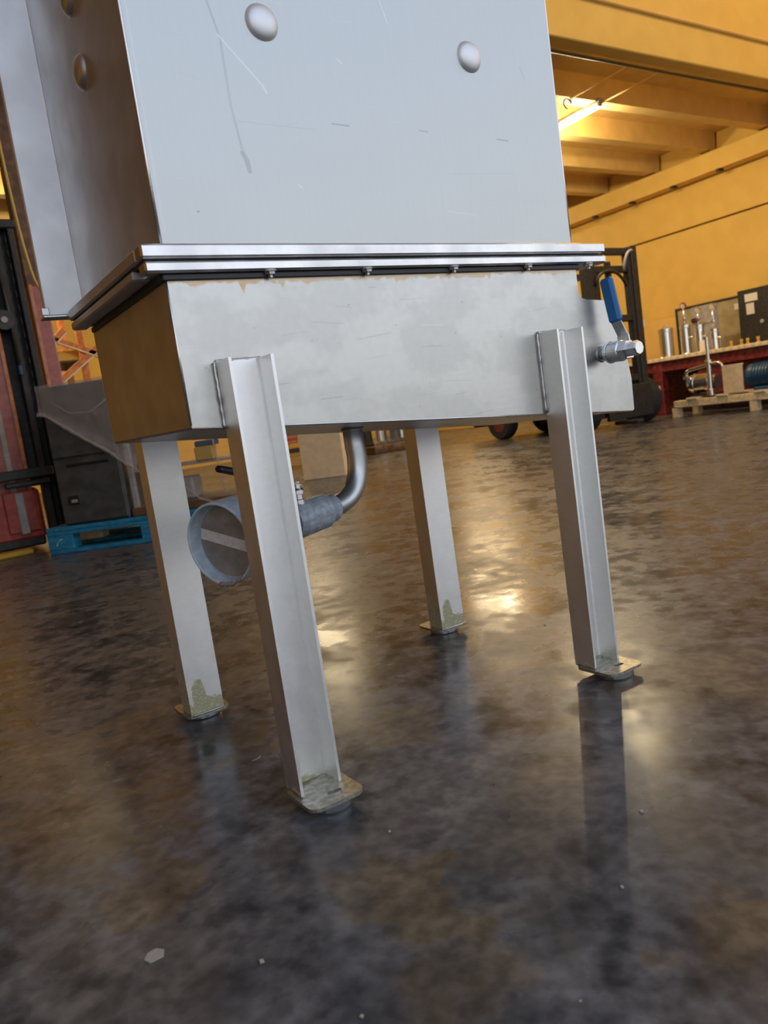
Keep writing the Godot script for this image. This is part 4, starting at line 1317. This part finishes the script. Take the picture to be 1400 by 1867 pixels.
	for v in vs:
		var t := thing("steel_vessel", Vector3(v[0], 0.678, v[1]), v[5], "vessel", "steel filter vessels on the red workbench")
		var r: float = v[2]
		var h: float = v[3]
		var bodyv := part("vessel_body", lathe([Vector2(0, 0), Vector2(r, 0), Vector2(r, 0.012), Vector2(r * 0.97, 0.016), Vector2(r * 0.97, h - 0.03), Vector2(r * 1.04, h - 0.028), Vector2(r * 1.04, h - 0.01), Vector2(r * 0.8, h), Vector2(0, h + 0.012)], 26), M.steel_shiny, t)
		part("clamp_ring", lathe([Vector2(r * 0.97, h - 0.05), Vector2(r * 1.06, h - 0.048), Vector2(r * 1.06, h - 0.036), Vector2(r * 0.97, h - 0.034)], 26), M.steel_bright, bodyv)
		if v[4] == 0:
			part("lid_handle", tube(bez(Vector3(0, h, -0.03), Vector3(0, h + 0.05, -0.03), Vector3(0, h + 0.05, 0.03), Vector3(0, h, 0.03), 8), 0.006, 8), M.steel_shiny, t)
		else:
			var nh: float = [0, 0.19, 0.14, 0.22][v[4]]
			part("neck", tube([Vector3(0, h, 0), Vector3(0, h + nh, 0)], 0.011, 10), M.steel_shiny, t)
			part("neck_flange", lathe([Vector2(0, 0), Vector2(0.028, 0), Vector2(0.028, 0.012), Vector2(0, 0.012)], 16), M.gauge_red if v[4] == 2 else M.steel_bright, t, Vector3(0, h + nh * 0.35, 0))
			var g := part("gauge", lathe([Vector2(0, -0.012), Vector2(0.036, -0.012), Vector2(0.040, -0.008), Vector2(0.040, 0.010), Vector2(0.034, 0.013), Vector2(0, 0.013)], 22), M.steel_shiny if v[4] != 1 else M.gauge_red, t, Vector3(0, h + nh + 0.03, 0), Vector3(0, 0, PI / 2 + 0.4))
			part("gauge_dial", lathe([Vector2(0, 0.0132), Vector2(0.031, 0.0132), Vector2(0.031, 0.0142), Vector2(0, 0.0142)], 22), M.paper, g)
			part("side_port", tube([Vector3(0, h * 0.55, 0), Vector3(-0.02, h * 0.55, r + 0.05)], 0.012, 10), M.steel_shiny, t)
	var ctl := thing("control_box", Vector3(8.30, 0.678, -4.86), "grey control box standing behind the steel vessels", "control box")
	part("box_body", box(Vector3(0.10, 0.56, 0.30), 0.008), M.grey_paint, ctl, Vector3(0, 0.28, 0))
	part("box_lid", box(Vector3(0.012, 0.20, 0.28), 0.004), M.grey_paint, ctl, Vector3(-0.056, 0.44, 0))
	part("clamp", box(Vector3(0.05, 0.05, 0.07), 0.01), M.charcoal, ctl, Vector3(-0.075, 0.40, -0.10))
	for k in 4:
		var bt := thing("pipe_fitting", Vector3(8.0 + 0.04 * (k % 2), 0.678, -4.36 + 0.10 * k), "small brass coloured fitting on the red workbench, %s from the short steel vessel" % ["first", "second", "third", "fourth"][k], "fitting", "loose fittings on the workbench")
		part("fitting_body", lathe([Vector2(0, 0), Vector2(0.022, 0), Vector2(0.022, 0.02), Vector2(0.014, 0.024), Vector2(0.014, 0.05), Vector2(0.018, 0.054), Vector2(0.018, 0.075), Vector2(0, 0.075)], 12), M.yellow, bt)
	var wpk := thing("white_packet", Vector3(7.86, 0.678, -4.62), "small white packet beside the short steel vessel on the bench", "packet")
	part("packet_body", box(Vector3(0.05, 0.13, 0.09), 0.01), M.paper, wpk, Vector3(0, 0.065, 0.0))

	# pine skid with pump, board and motor
	var s := thing("pine_skid", Vector3(6.95, 0, -3.62), "raw pine skid carrying the steel pump and the blue motor", "pallet")
	part("skid_board", box(Vector3(0.10, 0.075, 1.62), 0.006), M.pine, s, Vector3(0.0, 0.143, 0.03))
	part("skid_board", box(Vector3(0.10, 0.075, 1.62), 0.006), M.pine, s, Vector3(0.36, 0.143, 0.03))
	for z in [-0.775, 0.12, 0.80]:
		part("skid_foot", box(Vector3(0.09, 0.105, 0.075), 0.004), M.pine, s, Vector3(0.0, 0.0525, z))
		part("skid_foot", box(Vector3(0.09, 0.105, 0.075), 0.004), M.pine, s, Vector3(0.36, 0.0525, z))
	for z in [-0.55, -0.2, 0.2, 0.6]:
		part("cross_board", box(Vector3(0.50, 0.022, 0.12), 0.004), M.pine, s, Vector3(0.18, 0.192, z))
	var pm := thing("steel_pump", Vector3(7.06, 0.203, -4.05), "stainless steel lobe pump with an upright pipe on the pine skid", "pump")
	part("pump_head", lathe([Vector2(0, -0.17), Vector2(0.085, -0.17), Vector2(0.096, -0.155), Vector2(0.096, -0.12), Vector2(0.108, -0.118), Vector2(0.108, -0.09), Vector2(0.098, -0.088), Vector2(0.098, 0.03), Vector2(0.112, 0.04), Vector2(0.112, 0.075), Vector2(0.07, 0.085), Vector2(0.07, 0.14), Vector2(0, 0.14)], 26), M.steel_shiny, pm, Vector3(0, 0.134, -0.05), Vector3(PI / 2, 0, 0))
	part("upright_pipe", lathe([Vector2(0, 0), Vector2(0.040, 0), Vector2(0.040, 0.06), Vector2(0.026, 0.07), Vector2(0.026, 0.33), Vector2(0.038, 0.335), Vector2(0.038, 0.36), Vector2(0.019, 0.37), Vector2(0.019, 0.60), Vector2(0, 0.60)], 18), M.steel_shiny, pm, Vector3(-0.10, 0.0, 0.07))
	part("bypass_pipe", tube([Vector3(-0.10, 0.12, -0.20), Vector3(-0.10, 0.24, -0.205), Vector3(-0.10, 0.272, -0.195), Vector3(-0.10, 0.288, -0.16), Vector3(-0.10, 0.325, 0.14), Vector3(-0.10, 0.322, 0.19), Vector3(-0.10, 0.298, 0.215), Vector3(-0.10, 0.24, 0.22)], 0.017, 12), M.steel_shiny, pm)
	part("pipe_union", lathe([Vector2(0, -0.016), Vector2(0.034, -0.016), Vector2(0.034, 0.016), Vector2(0, 0.016)], 8), M.steel_bright, pm, Vector3(-0.10, 0.21, -0.203))
	part("pump_foot", box(Vector3(0.16, 0.02, 0.30), 0.004), M.charcoal, pm, Vector3(0, 0.010, -0.03))
	var bo := thing("plywood_guard", Vector3(6.93, 0.203, -3.705), "tan plywood board upright between the steel pump and the blue motor", "board")
	part("guard_panel", box(Vector3(0.03, 0.27, 0.21), 0.004), M.card, bo, Vector3(0, 0.135, 0))
	part("guard_cap", box(Vector3(0.05, 0.014, 0.21), 0.003), M.card, bo, Vector3(0.01, 0.277, 0))
	var mo := thing("blue_motor", Vector3(7.06, 0.203, -3.36), "dark blue electric motor bolted on the pine skid", "motor")
	part("motor_body", lathe([Vector2(0, -0.24), Vector2(0.10, -0.24), Vector2(0.12, -0.22), Vector2(0.12, 0.2), Vector2(0.105, 0.22), Vector2(0, 0.22)], 26), M.blue_motor, mo, Vector3(0, 0.142, 0), Vector3(PI / 2, 0, 0))
	for k in 10:
		part("cooling_fin", lathe([Vector2(0.119, -0.004), Vector2(0.128, -0.003), Vector2(0.128, 0.003), Vector2(0.119, 0.004)], 26), M.blue_motor, mo, Vector3(0, 0.142, -0.16 + 0.032 * k), Vector3(PI / 2, 0, 0))
	part("motor_terminal_box", box(Vector3(0.10, 0.10, 0.13), 0.012), M.blue_motor, mo, Vector3(-0.10, 0.20, 0.10))
	part("motor_foot", box(Vector3(0.2, 0.03, 0.30), 0.006), M.blue_motor, mo, Vector3(0, 0.015, 0))

# ---------------------------------------------------------------- litter on the floor
func build_floor_bits() -> void:
	var chip := thing("paint_chip", Vector3(-0.242, 0.0, 0.138), "largest pale flake lying alone on the dark floor", "flake")
	part("flake", extrude(PackedVector2Array([Vector2(-0.009, -0.006), Vector2(0.004, -0.010), Vector2(0.010, -0.002), Vector2(0.007, 0.007), Vector2(-0.002, 0.009), Vector2(-0.010, 0.003)]), 0.0, 0.0012), M.chip, chip, Vector3(0, 0.0002, 0), Vector3(-PI / 2, 0, 0.3))
	var curl := thing("metal_curl", Vector3(0.022, 0.0, -0.203), "thin pale swarf curl on the floor between the left legs", "swarf")
	var pts := []
	for i in 9:
		var a := PI * i / 8.0
		pts.append(Vector3(-0.007 * cos(a), 0.0012 + 0.0003 * i, 0.004 * sin(a)))
	part("curl_strip", tube(pts, 0.0007, 6), M.chip, curl)
	var bits := [[-0.205, -0.712], [-0.128, 0.351], [-0.164, 0.226], [0.017, 0.464], [0.157, 0.392], [0.282, 0.318], [0.524, -0.13], [0.051, 0.128], [0.75, -0.30], [0.95, -0.15], [1.15, -0.65], [0.62, -0.42], [0.42, -0.20]]
	for k in bits.size():
		var s := thing("grit", Vector3(bits[k][0], 0, bits[k][1]), "tiny pale grit speck on the dark floor", "grit", "grit specks on the floor")
		var r := 0.0012 + 0.0006 * (k % 3)
		part("speck", extrude(PackedVector2Array([Vector2(-r, -r * 0.6), Vector2(r * 0.7, -r), Vector2(r * 1.3, r * 0.3), Vector2(-r * 0.2, r)]), 0.0, r * 0.8), M.chip, s, Vector3(0, 0.0001, 0), Vector3(-PI / 2, 0, k * 0.9))
